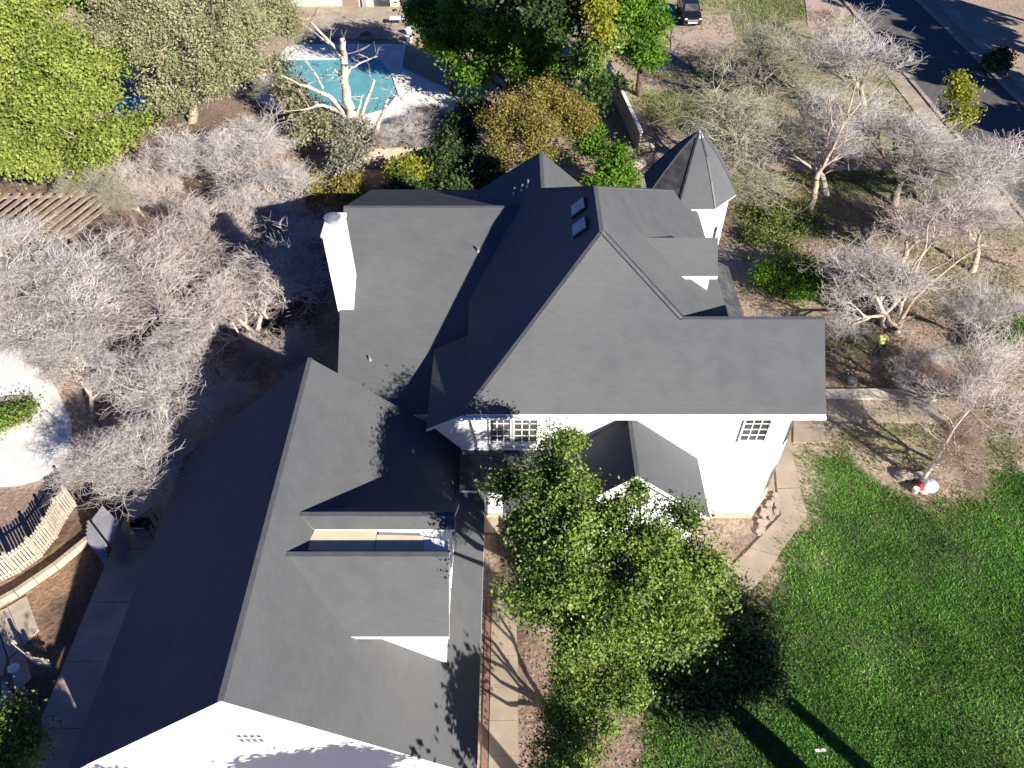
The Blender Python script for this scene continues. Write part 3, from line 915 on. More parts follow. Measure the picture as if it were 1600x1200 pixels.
def leafy(name, label, cat, blobs, m, n, size, base, group=None, seed=1, trunk=.2, bark=None, flat=.5, clump=.33, hollow=.62, per=85):
    """tree or shrub > trunk, crown; blobs are (px, py, z, r) read off the sight lines, kept as places in the yard"""
    W = []
    for b_ in blobs:
        c = P(b_[0], b_[1], b_[2]); W.append((c.x, c.y, c.z, b_[3]) if len(b_) == 4 else (c.x, c.y, c.z, b_[3], b_[4], b_[5]))
    g = P(*base) if not isinstance(base, Vector) else base
    t = thing(name, label, cat, (g.x, g.y, 0), group)
    L_ = [(x[0] - g.x, x[1] - g.y, *x[2:]) for x in W]
    rr = random.Random(seed)
    segs = []
    mz = sum(x[2] for x in L_) / len(L_)
    mx_ = sum(x[0] for x in L_) / len(L_); my_ = sum(x[1] for x in L_) / len(L_)
    fork = Vector((mx_ * .25, my_ * .25, mz * .35))
    wob((0, 0, -.1), fork, trunk, trunk * .8, 3, trunk * .25, rr, segs)
    for x in L_:
        c = Vector(x[:3])
        wob(fork, c, trunk * .55, trunk * .16, 4, .16, rr, segs)
        for k in range(5):
            dd = Vector((rr.gauss(0, 1), rr.gauss(0, 1), rr.gauss(.3, .7))).normalized() * x[3] * .85
            wob(c, c + dd, trunk * .16, .015, 3, .12, rr, segs)
    tubes('trunk', segs, bark or BARK, t, 6)
    cr_ = leaves('crown', m, L_, n, size, t, seed, flat, clump, hollow, per)
    return t


def bare_segs(seed, h=7.0, spread=1.0, sparse=False, trunkh=.22, r0=.16):
    rr = random.Random(seed)
    big, small = [], []
    nb = [5, 5, 5, 4, 4, 2] if sparse else [5, 5, 5, 5, 6, 3]

    def grow(p, d, ln, r, lv):
        n = 3 if lv < 3 else (2 if lv < 5 else 1)
        pts = [p]; dd = d.copy()
        for i in range(n):
            dd = (dd + Vector((rr.gauss(0, .16), rr.gauss(0, .16), rr.gauss(.05, .1)))).normalized()
            pts.append(pts[-1] + dd * ln / n)
        for i in range(n):
            ra = r * (1 - .5 * i / n); rb = r * (1 - .5 * (i + 1) / n)
            (big if lv <= 2 else small).append((*pts[i], *pts[i + 1], ra, rb))
        if lv >= 6: return
        k = nb[lv]
        for j in range(k):
            f = .35 + .65 * (j + 1) / k if lv > 0 else .75 + .25 * (j + 1) / k
            i = min(n - 1, int(f * n)); q_ = pts[i].lerp(pts[i + 1], min(1, f * n - i))
            side = Vector((rr.gauss(0, 1), rr.gauss(0, 1), rr.gauss(0, .55)))
            side = (side - dd * side.dot(dd)).normalized()
            sp = (.75 if lv < 3 else 1.25) * spread * rr.uniform(.6, 1.25)
            nd = (dd + side * sp + Vector((0, 0, .08))).normalized()
            grow(q_, nd, ln * rr.uniform(.5, .82) * (1.5 if lv == 0 else 1.0), max(r * (.5 if lv else .55), .0065), lv + 1)
    grow(Vector((0, 0, -.1)), Vector((rr.uniform(-.08, .08), rr.uniform(-.08, .08), 1)), h * trunkh, r0, 0)
    return big, small


PROTO = []
for i, (sd_, sp, th_) in enumerate(((3, 1.1, .24), (14, .95, .27), (25, 1.2, .23), (36, 1.0, .25), (47, 1.0, .26), (58, 1.1, .24), (69, .9, .27))):
    big, small = bare_segs(sd_, 7.0, sp, i >= 4, th_)
    A = np.array(small); top = A[:, 5].max(); rad_ = np.percentile(np.hypot(A[:, 3], A[:, 4]), 80)
    PROTO.append((big, small, top, rad_))
PM = {}


def bare(k, label, px, py, zc, R, tw, bark, rot, group, zs=1.0, name='bare_tree', cat='tree'):
    """leafless tree whose crown centre stands at height zc; copies share mesh data"""
    c = P(px, py, zc)
    big, small, top, rad_ = PROTO[k]
    key = k
    if key not in PM:
        t0 = bpy.data.objects.new(name, None); COL.objects.link(t0)
        a = tubes('trunk', big, bark, t0, 6)
        b_ = tubes('crown', small, tw, t0, 3)
        PM[key] = (t0, a, b_)
        t = t0
    else:
        t0, a, b_ = PM[key]
        t = t0.copy(); COL.objects.link(t)
        for ch, m_ in ((a, bark), (b_, tw)):
            c2 = ch.copy(); COL.objects.link(c2); c2.parent = t
            c2.material_slots[0].link = 'OBJECT'
            c2.material_slots[0].material = m_
    s = R / rad_
    t.name = name
    t.location = (c.x, c.y, 0)
    t.rotation_euler = (0, 0, rot)
    t.scale = (s, s, zc * 1.42 / top * zs)
    tag(t, label, cat, group)
    return t


# ------------------------------------------------------------------ bare trees
GL = 'leafless trees in the left yard'
GR = 'leafless trees in the right yard'
L = [
    (0, 'tall pale grey leafless tree between the pool and the west wing chimney', 365, 225, 4.6, 4.3, TWG, BARKT, 0.3),
    (1, 'leafless tree with bluish grey twigs reaching to the chimney shadow', 420, 300, 3.8, 3.0, TWG, BARKT, 1.9),
    (2, 'reddish brown leafless tree at the right end of the slatted pergola', 245, 335, 3.4, 3.0, TWB, BARK, 2.4),
    (3, 'wide pale leafless tree just below the slatted pergola', 110, 425, 4.2, 4.4, TWG, BARKW, 4.1),
    (4, 'dense leafless tree in the middle of the left thicket', 245, 430, 4.6, 4.2, TWP, BARKW, 5.2),
    (1, 'leafless tree with pale forked limb beside the dark house shadow', 385, 440, 4.4, 3.5, TWP, BARKW, 0.9),
    (2, 'leafless tree whose twigs end at the point of the annexe shadow', 425, 510, 2.8, 2.2, TWP, BARK, 3.0),
    (5, 'leafless tree with stout cut trunk in the lower thicket', 205, 580, 4.2, 3.6, TWG, BARKW, 2.2),
    (0, 'grey leafless tree overhanging the upper end of the driveway', 290, 545, 3.6, 2.6, TWG, BARKT, 1.2),
    (2, 'pale leafless tree between the white terrace and the thicket', 105, 575, 3.6, 2.8, TWG, BARKT, 5.8),
    (6, 'leafless tree leaning over the driveway beside the annexe roof', 230, 670, 3.6, 2.5, TWG, BARKW, 3.9),
    (3, 'lowest leafless tree in the thicket above the grey shed', 165, 725, 3.6, 2.5, TWG, BARK, 0.2),
    (1, 'leafless tree at the left picture edge under the pergola', 15, 400, 4.0, 3.4, TWG, BARK, 2.9),
    (2, 'pinkish leafless tree above the round bed terrace', 50, 490, 3.4, 2.6, TWP, BARKT, 0.6),
    (1, 'pinkish leafless tree filling the gap left of the chimney', 345, 335, 3.8, 2.9, TWP, BARKT, 4.4),
    (2, 'tawny leafless tree rising behind the pergola end under the pine', 205, 285, 3.2, 1.9, TWO, BARKW, 1.4),
    (0, 'olive grey twiggy tree at the foot of the lime pine', 140, 262, 3.0, 2.1, TWO, BARKW, 2.2),
    (3, 'thin grey twiggy tree standing at the left end of the pool', 432, 128, 2.6, 1.9, TWO, BARK, 0.4),
    (0, 'thin leafless tree between lime pine and grey tree', 215, 250, 3.6, 2.6, TWP, BARKT, 3.3),
]
for i, a in enumerate(L):
    bare(a[0], a[1], a[2], a[3], a[4], a[5], a[6], a[7], a[8], GL)
Rr = [
    (5, 'large grey leafless tree directly behind the corner tower', 1170, 140, 6.0, 5.0, TWO, BARK, 0.4),
    (4, 'dense grey thicket tree at the top middle beside the parked car', 1205, 60, 5.0, 4.4, TWO, BARK, 2.0),
    (6, 'big pinkish leafless tree beside the street at the top', 1385, 80, 5.5, 4.8, TWG, BARKT, 1.1),
    (5, 'leafless tree with long pale leaning trunk on the yard lawn', 1330, 190, 5.5, 3.8, TWG, BARKW, 4.4),
    (4, 'leafless tree with ivy on its street side', 1440, 215, 5.0, 4.4, TWG, BARK, 5.1),
    (5, 'grey leafless tree at the upper right picture edge', 1545, 245, 5.0, 3.8, TWG, BARK, 3.1),
    (6, 'leafless tree at the right edge above the bare soil patch', 1570, 330, 4.4, 3.2, TWG, BARKT, 0.8),
    (5, 'grey leafless tree among the middle of the right yard', 1440, 330, 4.4, 3.2, TWP, BARKT, 2.7),
    (5, 'leafless tree with forked trunk behind the person in the lime shirt', 1430, 410, 4.6, 3.2, TWG, BARKW, 5.5),
    (6, 'leafless tree in the green patch at the right picture edge', 1585, 470, 3.6, 2.2, TWG, BARK, 1.5),
    (4, 'brown leafless tree over the end of the street walkway', 1540, 580, 4.2, 2.7, TWP, BARKT, 4.0),
    (5, 'brownish leafless tree rising from the white cloth bundle', 1510, 650, 3.4, 1.9, TWB, BARKW, 0.5),
    (5, 'small leafless street tree at the top picture edge', 1296, 12, 3.0, 1.6, TWB, BARKD, 0.5),
    (6, 'sparse leafless tree beside the tall green shrub', 1350, 400, 2.6, 1.6, TWG, BARK, 2.5),
]
for i, a in enumerate(Rr):
    bare(a[0], a[1], a[2], a[3], a[4], a[5] * 1.13, a[6], a[7], a[8], GR)
GB = 'leafless bushes low to the ground'
for i, a in enumerate([
    (0, 'low grey leafless bush beside the white pool deck', 655, 205, 1.6, 3.2, TWG, BARK, 0.4),
    (2, 'low leafless bush behind the white pool deck edge', 700, 165, 1.2, 2.2, TWB, BARK, 2.4),
    (1, 'grey brushy heap between the person and the walkway', 1430, 602, 0.7, 1.3, TWG, BARK, 1.4),
    (3, 'grey brushy bush right of the person in the lime shirt', 1455, 550, 1.0, 1.1, TWG, BARK, 3.4),
    (0, 'brown leafless bush along the street walkway', 1470, 600, 1.1, 1.6, TWB, BARK, 5.0),
    (2, 'leafless bush against the tower foot', 1120, 250, 1.6, 2.2, TWG, BARK, 1.0),
    (1, 'leafless bush beside the lime green bush', 600, 300, 1.3, 1.2, TWB, BARK, 1.0),
    (3, 'leafless bush beside the chimney top', 470, 360, 2.2, 1.5, TWG, BARKW, 2.0),
]):
    bare(a[0], a[1], a[2], a[3], a[4], a[5], a[6], a[7], a[8], GB, name='bare_bush', cat='bush')


# trunks and limbs seen clearly: pale dead tree by the pool
def limbs(name, label, base, paths, m, group=None, cat='tree', twigs=0, tseed=1, tm=None):
    g = P(*base)
    t = thing(name, label, cat, (g.x, g.y, 0), group)
    rr = random.Random(tseed)
    tr_, br, tw = [], [], []
    for k, (pts, r0, r1) in enumerate(paths):
        W = []
        for px, py, z in pts:
            c = P(px, py, z); W.append(Vector((c.x - g.x, c.y - g.y, z)))
        n = len(W) - 1
        for i in range(n):
            wob(W[i], W[i + 1], r0 + (r1 - r0) * i / n, r0 + (r1 - r0) * (i + 1) / n, 3, r0 * .35, rr, tr_ if k == 0 else br)
        if br:
            tubes('limb', br, m, t, 7); br = []
        for _ in range(twigs):
            i = rr.randrange(n) if n > 1 else 0
            q_ = W[i].lerp(W[i + 1], rr.uniform(.3, 1))
            d = Vector((rr.gauss(0, 1), rr.gauss(0, 1), rr.gauss(.4, .8))).normalized()
            l = rr.uniform(.5, 1.5)
            wob(q_, q_ + d * l, .035, .012, 3, .08, rr, tw)
            for _2 in range(4):
                d2 = (d + Vector((rr.gauss(0, .7), rr.gauss(0, .7), rr.gauss(.1, .5)))).normalized()
                q2 = q_ + d * l * rr.uniform(.4, 1)
                wob(q2, q2 + d2 * l * .5, .016, .007, 2, .04, rr, tw)
    tubes('trunk', tr_, m, t, 8)
    if tw: tubes('twigs', tw, tm or m, t, 3)['kind'] = 'stuff'
    return t


limbs('dead_tree', 'bare white dead tree with thick forked limbs in front of the swimming pool', (556, 240),
      [([(556, 240, 0), (548, 190, 2.6), (541, 140, 5), (538, 100, 7), (536, 62, 8.8)], .42, .2),
       ([(548, 190, 2.6), (515, 150, 4.2), (480, 135, 4.8), (440, 118, 5.4)], .24, .05),
       ([(546, 185, 2.9), (520, 170, 3.3), (495, 165, 3.8), (470, 172, 4.0)], .2, .05),
       ([(538, 100, 7), (525, 75, 8), (500, 50, 9), (480, 28, 9.8)], .16, .05),
       ([(537, 90, 7.4), (505, 62, 8.2), (478, 40, 8.6)], .1, .03),
       ([(505, 138, 4.6), (490, 112, 5.6), (458, 70, 6.6)], .1, .025),
       ([(541, 122, 5.6), (548, 106, 6.4), (566, 97, 6.8), (590, 88, 7.2)], .12, .03),
       ([(539, 130, 5.4), (530, 118, 6), (523, 108, 6.4)], .1, .04)], BARKW, twigs=5, tseed=5)
limbs('dead_tree', 'pale leaning dead trunk with two prongs right of the white dead tree', (580, 235),
      [([(580, 235, 0), (590, 200, 1.8), (600, 172, 3.2), (607, 152, 4.2)], .2, .11),
       ([(555, 210, .8), (570, 165, 3.2), (585, 125, 5)], .17, .1),
       ([(604, 160, 3.8), (620, 146, 4.6), (630, 158, 4.8)], .07, .02),
       ([(550, 205, 1), (560, 170, 3), (568, 148, 4)], .14, .06)], BARKW, twigs=4, tseed=6)
limbs('leaning_tree', 'slender pale trunk leaning on the yard lawn right of the tower', (1265, 335),
      [([(1265, 335, 0), (1272, 300, 1.4), (1278, 270, 2.6)], .24, .17),
       ([(1278, 270, 2.6), (1300, 235, 4.0), (1320, 190, 5.4), (1345, 160, 6.4)], .13, .04),
       ([(1276, 280, 2.2), (1285, 240, 3.6), (1298, 200, 5), (1318, 165, 6.0)], .1, .03),
       ([(1320, 195, 5.2), (1335, 140, 7), (1340, 115, 8)], .08, .02),
       ([(1300, 235, 4.0), (1330, 215, 4.8), (1360, 215, 5)], .06, .02),
       ([(1300, 195, 5.2), (1297, 170, 6), (1294, 145, 6.8)], .05, .02)], BARKT, GR, twigs=3, tseed=8)
limbs('forked_tree', 'pale many-limbed trunk fanning up right above the person in the lime shirt', (1400, 520),
      [([(1400, 520, 0), (1403, 505, .6)], .26, .2),
       ([(1401, 510, .5), (1380, 486, 1.2), (1372, 470, 1.9), (1358, 465, 2.2)], .12, .05),
       ([(1403, 505, .6), (1420, 478, 1.8), (1450, 445, 3.2), (1500, 405, 4.6), (1540, 380, 5.6)], .14, .03),
       ([(1403, 505, .6), (1412, 460, 2.4), (1425, 420, 4), (1445, 390, 5.2)], .13, .04),
       ([(1412, 470, 2.1), (1440, 400, 4.6), (1470, 360, 6)], .1, .03),
       ([(1450, 425, 3.7), (1480, 410, 4.4), (1490, 400, 4.8)], .06, .02),
       ([(1445, 390, 5.2), (1450, 350, 6.6), (1465, 330, 7.4)], .06, .02)], BARKT, GR, twigs=4, tseed=9)
limbs('slender_tree', 'slender pale trunk rising beside the white bundle and red patch', (1432, 762),
      [([(1440, 755, 0), (1456, 728, 1.2), (1472, 700, 2.4)], .13, .1),
       ([(1472, 700, 2.4), (1490, 670, 3.6), (1515, 640, 4.6)], .08, .03),
       ([(1474, 705, 2.3), (1475, 692, 2.9)], .06, .04)], BARKW, GR, twigs=2, tseed=10)

# ------------------------------------------------------------------ leafy trees and shrubs
main_b = [(x, y, z + 2.9, r * .9) for x, y, z, r in
          [(800, 765, 6.5, 1.0), (862, 725, 7.0, 1.15), (830, 800, 7.0, 1.3), (895, 790, 7.5, 1.4), (955, 790, 7.2, .9), (820, 850, 6.2, 1.2), (885, 880, 7.4, 1.5),
           (1000, 850, 7.2, 1.1), (1072, 800, 6.4, .65), (1075, 870, 6.6, 1.0), (955, 890, 7.6, 1.4), (1035, 930, 7.0, 1.3), (860, 930, 6.0, 1.3), (950, 970, 6.6, 1.4),
           (1090, 970, 6.0, 1.0), (1030, 1005, 6.0, 1.0), (905, 1005, 5.4, 1.0), (895, 690, 6.6, .45), (1108, 905, 5.6, .7), (850, 692, 6.5, .4), (1000, 780, 6.6, .45)]]
leafy('broadleaf_tree', 'large glossy green tree growing in front of the gabled front wing', 'tree', main_b, LF_MAIN, 105000, .056, (985, 1040), None, 21, .26, BARKD, clump=.27, hollow=.35, per=520)
leafy('broadleaf_tree', 'smaller yellow-green tree at the bottom edge beside the front walkway', 'tree',
      [(900, 1070, 3.8, 1.0), (960, 1080, 4.0, 1.05), (930, 1130, 3.8, 1.0), (880, 1120, 3.2, .8), (885, 1170, 3.2, .9), (870, 1210, 3, .9), (960, 1040, 3.8, .8)],
      LF_MAIN, 34000, .055, (935, 1190), None, 22, .16, BARKD, clump=.24, hollow=.4, per=220)
leafy('shaded_shrub', 'dark shaded shrub between the big green tree and the walkway end', 'shrub',  # dark leaf colour carries the shade over this shrub
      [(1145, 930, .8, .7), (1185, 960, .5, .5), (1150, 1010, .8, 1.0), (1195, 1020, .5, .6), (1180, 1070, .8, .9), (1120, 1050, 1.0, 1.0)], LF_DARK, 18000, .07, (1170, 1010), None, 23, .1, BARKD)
leafy('shaded_shrub', 'dark shrub in deep shade under the lower right of the green tree', 'shrub',  # shade under the tree is put into the dark leaf colour
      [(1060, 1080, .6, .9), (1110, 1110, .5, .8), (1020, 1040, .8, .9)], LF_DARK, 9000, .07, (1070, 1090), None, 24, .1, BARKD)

TOPG = 'evergreen trees behind the main house'
leafy('evergreen_tree', 'dark glossy evergreen tree beside the pool patio', 'tree', [(685, 15, 6, 2.7), (705, 65, 4.5, 2.3), (680, 55, 4, 1.8), (735, 25, 6.5, 2.6)], LF_GREEN, 24000, .14, (705, 150), TOPG, 31, .3, BARKD, clump=.4)
leafy('evergreen_tree', 'bright green evergreen tree with lowest boughs above the olive tree', 'tree', [(760, 80, 4.5, 2.5), (820, 105, 4.5, 2.2), (790, 45, 6.5, 2.5), (745, 115, 3, 1.5), (850, 60, 6.5, 2.2)], LF_GREEN, 26000, .14, (800, 180), TOPG, 32, .3, BARKD, clump=.4)
leafy('evergreen_tree', 'very dark evergreen tree at the top edge middle', 'tree', [(830, -10, 11, 3.0), (880, 30, 9.5, 2.2), (780, -20, 11, 2.6)], LF_DARK, 20000, .15, (850, 140), TOPG, 33, .3, BARKD, clump=.4)
leafy('evergreen_tree', 'yellow leaved creeper-hung tree among the dark evergreens', 'tree', [(938, 15, 11, .8), (940, 45, 9.6, .6), (930, -15, 12, .9)], LF_YEL, 9000, .12, (925, 150), TOPG, 34, .2, BARKD, clump=.3)
leafy('evergreen_tree', 'olive green tree hanging below the yellow creeper-hung tree', 'tree', [(930, 80, 8, 1.1), (918, 105, 6.5, 1.1), (950, 60, 8.4, 1.0)], LF_MAIN, 9000, .12, (930, 160), TOPG, 35, .2, BARKD, clump=.3)
leafy('evergreen_tree', 'light green tree at the right end of the evergreen group beside the car', 'tree', [(985, 30, 5.5, 2.3), (1014, 45, 4.6, 1.6), (985, 80, 4, 1.9), (1014, 5, 6, 1.9), (965, -5, 7, 2.3), (1005, 90, 3.2, 1.4)], LF_GREEN, 26000, .13, (1000, 150), TOPG, 36, .3, BARKD, clump=.38)
leafy('evergreen_tree', 'shadowy evergreen between olive tree and garden wall', 'tree', [(880, 110, 3.4, 1.9), (930, 150, 2.4, 1.5), (905, 165, 2.4, 1.4), (950, 130, 2.2, 1.2)], LF_DARK, 11000, .16, (915, 190), TOPG, 37, .2, BARKD)
leafy('willow_tree', 'drooping yellow-olive tree behind the north gable', 'tree', [(800, 170, 4.6, 1.7), (780, 205, 3.6, 1.6), (840, 195, 4.4, 1.9), (885, 170, 4.6, 1.6), (900, 195, 3.8, 1.4), (850, 150, 5, 1.5), (790, 240, 2.2, 1.1), (840, 245, 2.2, 1.2)],
      LF_GOLD, 34000, .085, (840, 270), None, 38, .2, BARK, clump=.34)
leafy('broadleaf_shrub', 'bright green shrub behind the main ridge beside the garden wall', 'shrub', [(925, 225, 2.4, 1.3), (955, 255, 2.2, 1.4), (905, 200, 2.6, 1.1), (975, 285, 1.8, 1.2), (945, 290, 1.8, 1.2)], LF_GREEN, 15000, .11, (940, 290), None, 39, .12, BARKD)
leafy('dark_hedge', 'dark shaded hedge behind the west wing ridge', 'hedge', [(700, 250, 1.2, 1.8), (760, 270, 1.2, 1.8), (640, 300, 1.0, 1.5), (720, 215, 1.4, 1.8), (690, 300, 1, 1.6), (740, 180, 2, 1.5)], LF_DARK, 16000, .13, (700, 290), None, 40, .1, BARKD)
leafy('lime_bush', 'small bright lime bush behind the west wing ridge', 'bush', [(632, 262, 1.9, .75), (618, 270, 1.6, .55), (650, 268, 1.6, .5)], LF_YEL, 4200, .1, (632, 292), None, 41, .06, BARKD)

leafy('pine_tree', 'huge lime green pine at the left picture edge', 'tree',
      [(40, 60, 8, 3.4), (100, 100, 7.5, 2.8), (20, 140, 6.5, 3.2), (90, 160, 6.5, 3.0), (150, 150, 6, 2.6), (40, 215, 4.8, 2.8), (120, 215, 5, 2.6), (185, 205, 4.4, 1.9), (165, 95, 6.5, 2.0), (60, 10, 9.5, 3.0), (10, 250, 4, 1.8), (75, 258, 3.4, 1.6), (150, 262, 3, 1.2), (-40, 100, 7, 3.4)],
      LF_LIME, 100000, .115, (100, 300), None, 51, .4, BARKT, clump=.48, hollow=.5, per=330)
leafy('olive_tree', 'broad grey-green olive tree between the pine and the pool', 'tree',
      [(190, 40, 8.5, 2.8), (260, 20, 9, 2.8), (250, 90, 7, 2.8), (330, 70, 7.5, 2.8), (320, 130, 5.5, 2.2), (270, 150, 5, 2.0), (390, 50, 6.5, 2.4), (370, 110, 5, 2.0), (420, 110, 3.8, 1.6), (440, 40, 5.5, 1.7), (340, 0, 9, 2.8), (420, 5, 6.5, 2.0), (225, 5, 9, 2.4)],
      LF_OLIVE, 95000, .095, (300, 190), None, 52, .4, BARKT, clump=.44, hollow=.5, per=300)
leafy('dark_tree', 'dark green tree at the top edge between pine and olive tree', 'tree', [(130, -5, 9, 2.0), (165, 15, 7.5, 1.6)], LF_GREEN, 5000, .17, (160, 120), None, 53, .2, BARKD)
leafy('olive_shrub', 'grey-green shrub rising right of the pale leafless tree', 'shrub', [(545, 235, 2.4, 1.2), (535, 265, 1.8, 1.1), (555, 200, 2.4, 1.0)], LF_GREY, 8000, .1, (545, 285), None, 54, .1, BARK)
leafy('olive_shrub', 'olive shrub under the left limbs of the dead tree', 'shrub', [(470, 165, 2.6, 1.5), (500, 185, 2.2, 1.4), (455, 145, 2.6, 1.1), (520, 205, 1.8, 1.1), (480, 205, 1.6, 1.2)], LF_OLIVE, 11000, .11, (490, 225), None, 55, .1, BARK)
leafy('gold_shrub', 'golden shrub at the left corner of the west wing roof', 'shrub', [(478, 300, 1.2, .9), (495, 285, 1.1, .7)], LF_GOLD, 3600, .09, (484, 312), None, 56, .06, BARK)
leafy('gold_shrub', 'olive-gold shrub standing behind the chimney ridge', 'shrub', [(548, 292, 1.4, 1.0), (562, 305, 1.1, .8), (538, 308, 1.1, .8)], LF_GOLD, 4200, .09, (552, 318), None, 57, .06, BARK)
leafy('broadleaf_shrub', 'leafy green plant at the lower left picture corner', 'shrub', [(15, 1130, 1.8, .6), (30, 1160, 1.6, .6), (10, 1185, 1.8, .7), (-10, 1150, 2, .8)], LF_MAIN, 9000, .065, (20, 1185), None, 58, .07, BARKD)
leafy('ivy_column', 'bright green ivy on the tree by the street', 'ivy', [(1503, 150, 5, .6), (1508, 175, 4, .6), (1500, 128, 5.6, .5), (1495, 190, 3.4, .5)], LF_YEL, 4200, .1, (1503, 205), None, 59, .1, BARKD)
leafy('dark_shrub', 'dark shrub across the street beside the bright stripe', 'shrub', [(1557, 95, 1, 1.1)], LF_DARK, 1800, .18, (1557, 105), None, 60, .1, BARKD)
leafy('green_shrub', 'tall deep green shrub beside the wing roof corner', 'shrub', [(1200, 432, .6, 1.0), (1240, 440, .7, 1.3), (1285, 450, .6, 1.2), (1325, 460, .45, .9), (1260, 425, .6, 1.0)], LF_GREEN, 13000, .08, (1260, 455), None, 61, .05, BARKD)
leafy('green_shrub', 'low brownish green shrub at the foot of the tower', 'shrub', [(1200, 335, .15, 1.4, 1.4, .3), (1240, 345, .12, 1.4, 1.2, .3), (1180, 370, .1, .9, .8, .3), (1225, 380, .1, .8, .8, .3)], GRASSD, 9000, .08, (1215, 365), None, 62, .05, BARKD)
leafy('green_shrub', 'small green shrub at the right picture edge below the soil patch', 'shrub', [(1590, 525, .8, .9), (1560, 540, .5, .7)], LF_GREEN, 3500, .08, (1580, 545), None, 63, .05, BARKD)
leafy('green_shrub', 'grey-green shrub in front of the forked trunk', 'shrub', [(1395, 440, .8, 1.0), (1365, 485, .4, .6)], LF_GREY, 4500, .08, (1390, 480), None, 64, .05, BARKD)
leafy('bed_plant', 'green plants filling the round bed on the white terrace', 'plant', [(15, 655, .3, .6), (38, 645, .25, .5), (-10, 660, .3, .7)], LF_MAIN, 3600, .06, (15, 655), None, 65, .03, BARKD)
# trees standing past the picture's lower right and bottom, whose shade falls into view
def off_tree(label, x, y, zc, R, n, seed, lf=.16, tr=.34):
    r2_ = random.Random(seed)
    g = Vector((x, y, 0))
    t = thing('shade_tree', label, 'tree', (x, y, 0))
    bl = [(r2_.uniform(-.5, .5) * R, r2_.uniform(-.5, .5) * R, zc + r2_.uniform(-.4, .5) * R, R * r2_.uniform(.45, .65)) for _ in range(6)]
    sg = []
    wob((0, 0, -.1), (0, 0, zc - R * .3), tr, tr * .7, 4, .05, r2_, sg)
    for b_ in bl: wob((0, 0, zc - R * .4), b_[:3], .14, .05, 3, .1, r2_, sg)
    tubes('trunk', sg, BARK, t, 7)
    leaves('crown', LF_MAIN, bl, n, lf, t, seed)
off_tree('tall shade tree beyond the lower right corner of the lawn', 17.2, 4.4, 8.2, 2.7, 5200, 71)
off_tree('second shade tree beyond the bottom right edge', 15.4, 3.4, 6.8, 2.5, 4600, 72, .16, .62)
off_tree('shade tree near the front gable of the annexe beyond the bottom edge', -0.9, 1.0, 7.6, 1.5, 2600, 73)
off_tree('slim shade tree in front of the annexe beyond the bottom edge', 1.6, 0.6, 7.6, 1.7, 4500, 74)
off_tree('shade tree over the front walkway beyond the bottom edge', 4.8, 3.8, 7.4, 1.35, 5000, 75)
off_tree('shade tree south of the annexe beyond the lower left corner', -9.5, 1.6, 6.2, 2.5, 6000, 77)
for k, (x, y, zc, R) in enumerate([(57, 50, 11, 6.5), (59, 61, 12, 7), (57, 72, 12, 7), (61, 82, 12, 7), (54, 41, 9, 5.5), (66, 92, 12, 7)]):
    off_tree(['big tree across the street nearest the corner', 'big tree across the street behind the dark shrub', 'big tree across the street by the far driveway', 'far tree beyond the driveway across the street',
              'tree across the street beyond the lower part of the kerb', 'farthest tree across the street'][k], x, y, zc, R, 9000, 80 + k, .4)

# ------------------------------------------------------------------ grass, clover and litter (uncountable)
def tufts(name, region, n, size, m, seed, label_kind='stuff', box=None, dens=None, h=1.0):
    r = np.random.default_rng(seed)
    x0, x1, y0, y1 = box
    x = r.uniform(x0, x1, n); y = r.uniform(y0, y1, n)
    ok = np.ones(n, bool)
    if region is not None:
        wx2 = x + 2.6 * (fbm(x, y, 0.9, 3) - 0.5) + r.normal(0, .3, n); wy2 = y + 2.6 * (fbm(x, y, 0.9, 9) - 0.5) + r.normal(0, .3, n)
        ok &= inpoly(wx2, wy2, region)
    if dens is not None: ok &= r.random(n) < dens(x, y)
    x, y = x[ok], y[ok]; n = len(x)
    s = size * (.4 + 1.1 * r.random(n) ** 1.5)
    a = r.uniform(0, 2 * math.pi, n)
    lean = r.uniform(.2, 1.1, n)
    w = s * .22
    base = np.stack([x, y, np.full(n, -.02)], 1)
    side = np.stack([np.cos(a), np.sin(a), np.zeros(n)], 1)
    b2 = r.uniform(0, 2 * math.pi, n)
    tip = base + np.stack([np.cos(b2) * lean * s, np.sin(b2) * lean * s, s * h * (1.15 - .6 * lean)], 1)
    V = np.stack([base - side * w[:, None], base + side * w[:, None], tip], 1).reshape(-1, 3)
    clump = fbm(x, y, 1.1, seed, 3)
    tint = np.repeat(np.clip(r.random(n) * .55 + (clump - .35) * 1.1 + (r.random(n) > .975) * .5, 0, 1.4), 3)
    o = npmesh(name, V, np.arange(n * 3).reshape(n, 3), m, None, tint)
    o['kind'] = 'stuff'
    return o


tufts('lawn_grass', LAWN, 520000, .1, GRASSM, 5, box=(4.5, 27, 3.5, 27), dens=lambda x, y: np.clip(.55 + 1.2 * (fbm(x, y, .5, 60) - .3), .25, 1))
tufts('lawn_fringe', gp([(1235, 690), (1290, 650), (1480, 680), (1600, 700), (1600, 820), (1290, 820), (1200, 960), (1120, 930), (1200, 850), (1250, 800)]), 60000, .12, GRASSD, 15, box=(8, 27, 14, 27), dens=lambda x, y: np.clip((fbm(x, y, .9, 66) - .38) * 4, .05, .8))
YARD = gp([(1110, 290), (1500, 200), (1600, 380), (1600, 690), (1290, 690), (1290, 480), (1170, 480)])
tufts('yard_grass', YARD, 150000, .13, GRASSD, 6, box=(10, 42, 22, 58), dens=lambda x, y: np.clip((fbm(x, y, .45, 61) - .36) * 5, .04, .9))
YARD2 = gp([(1080, 0), (1330, 0), (1480, 260), (1300, 300), (1150, 300), (1000, 180), (960, 120)])
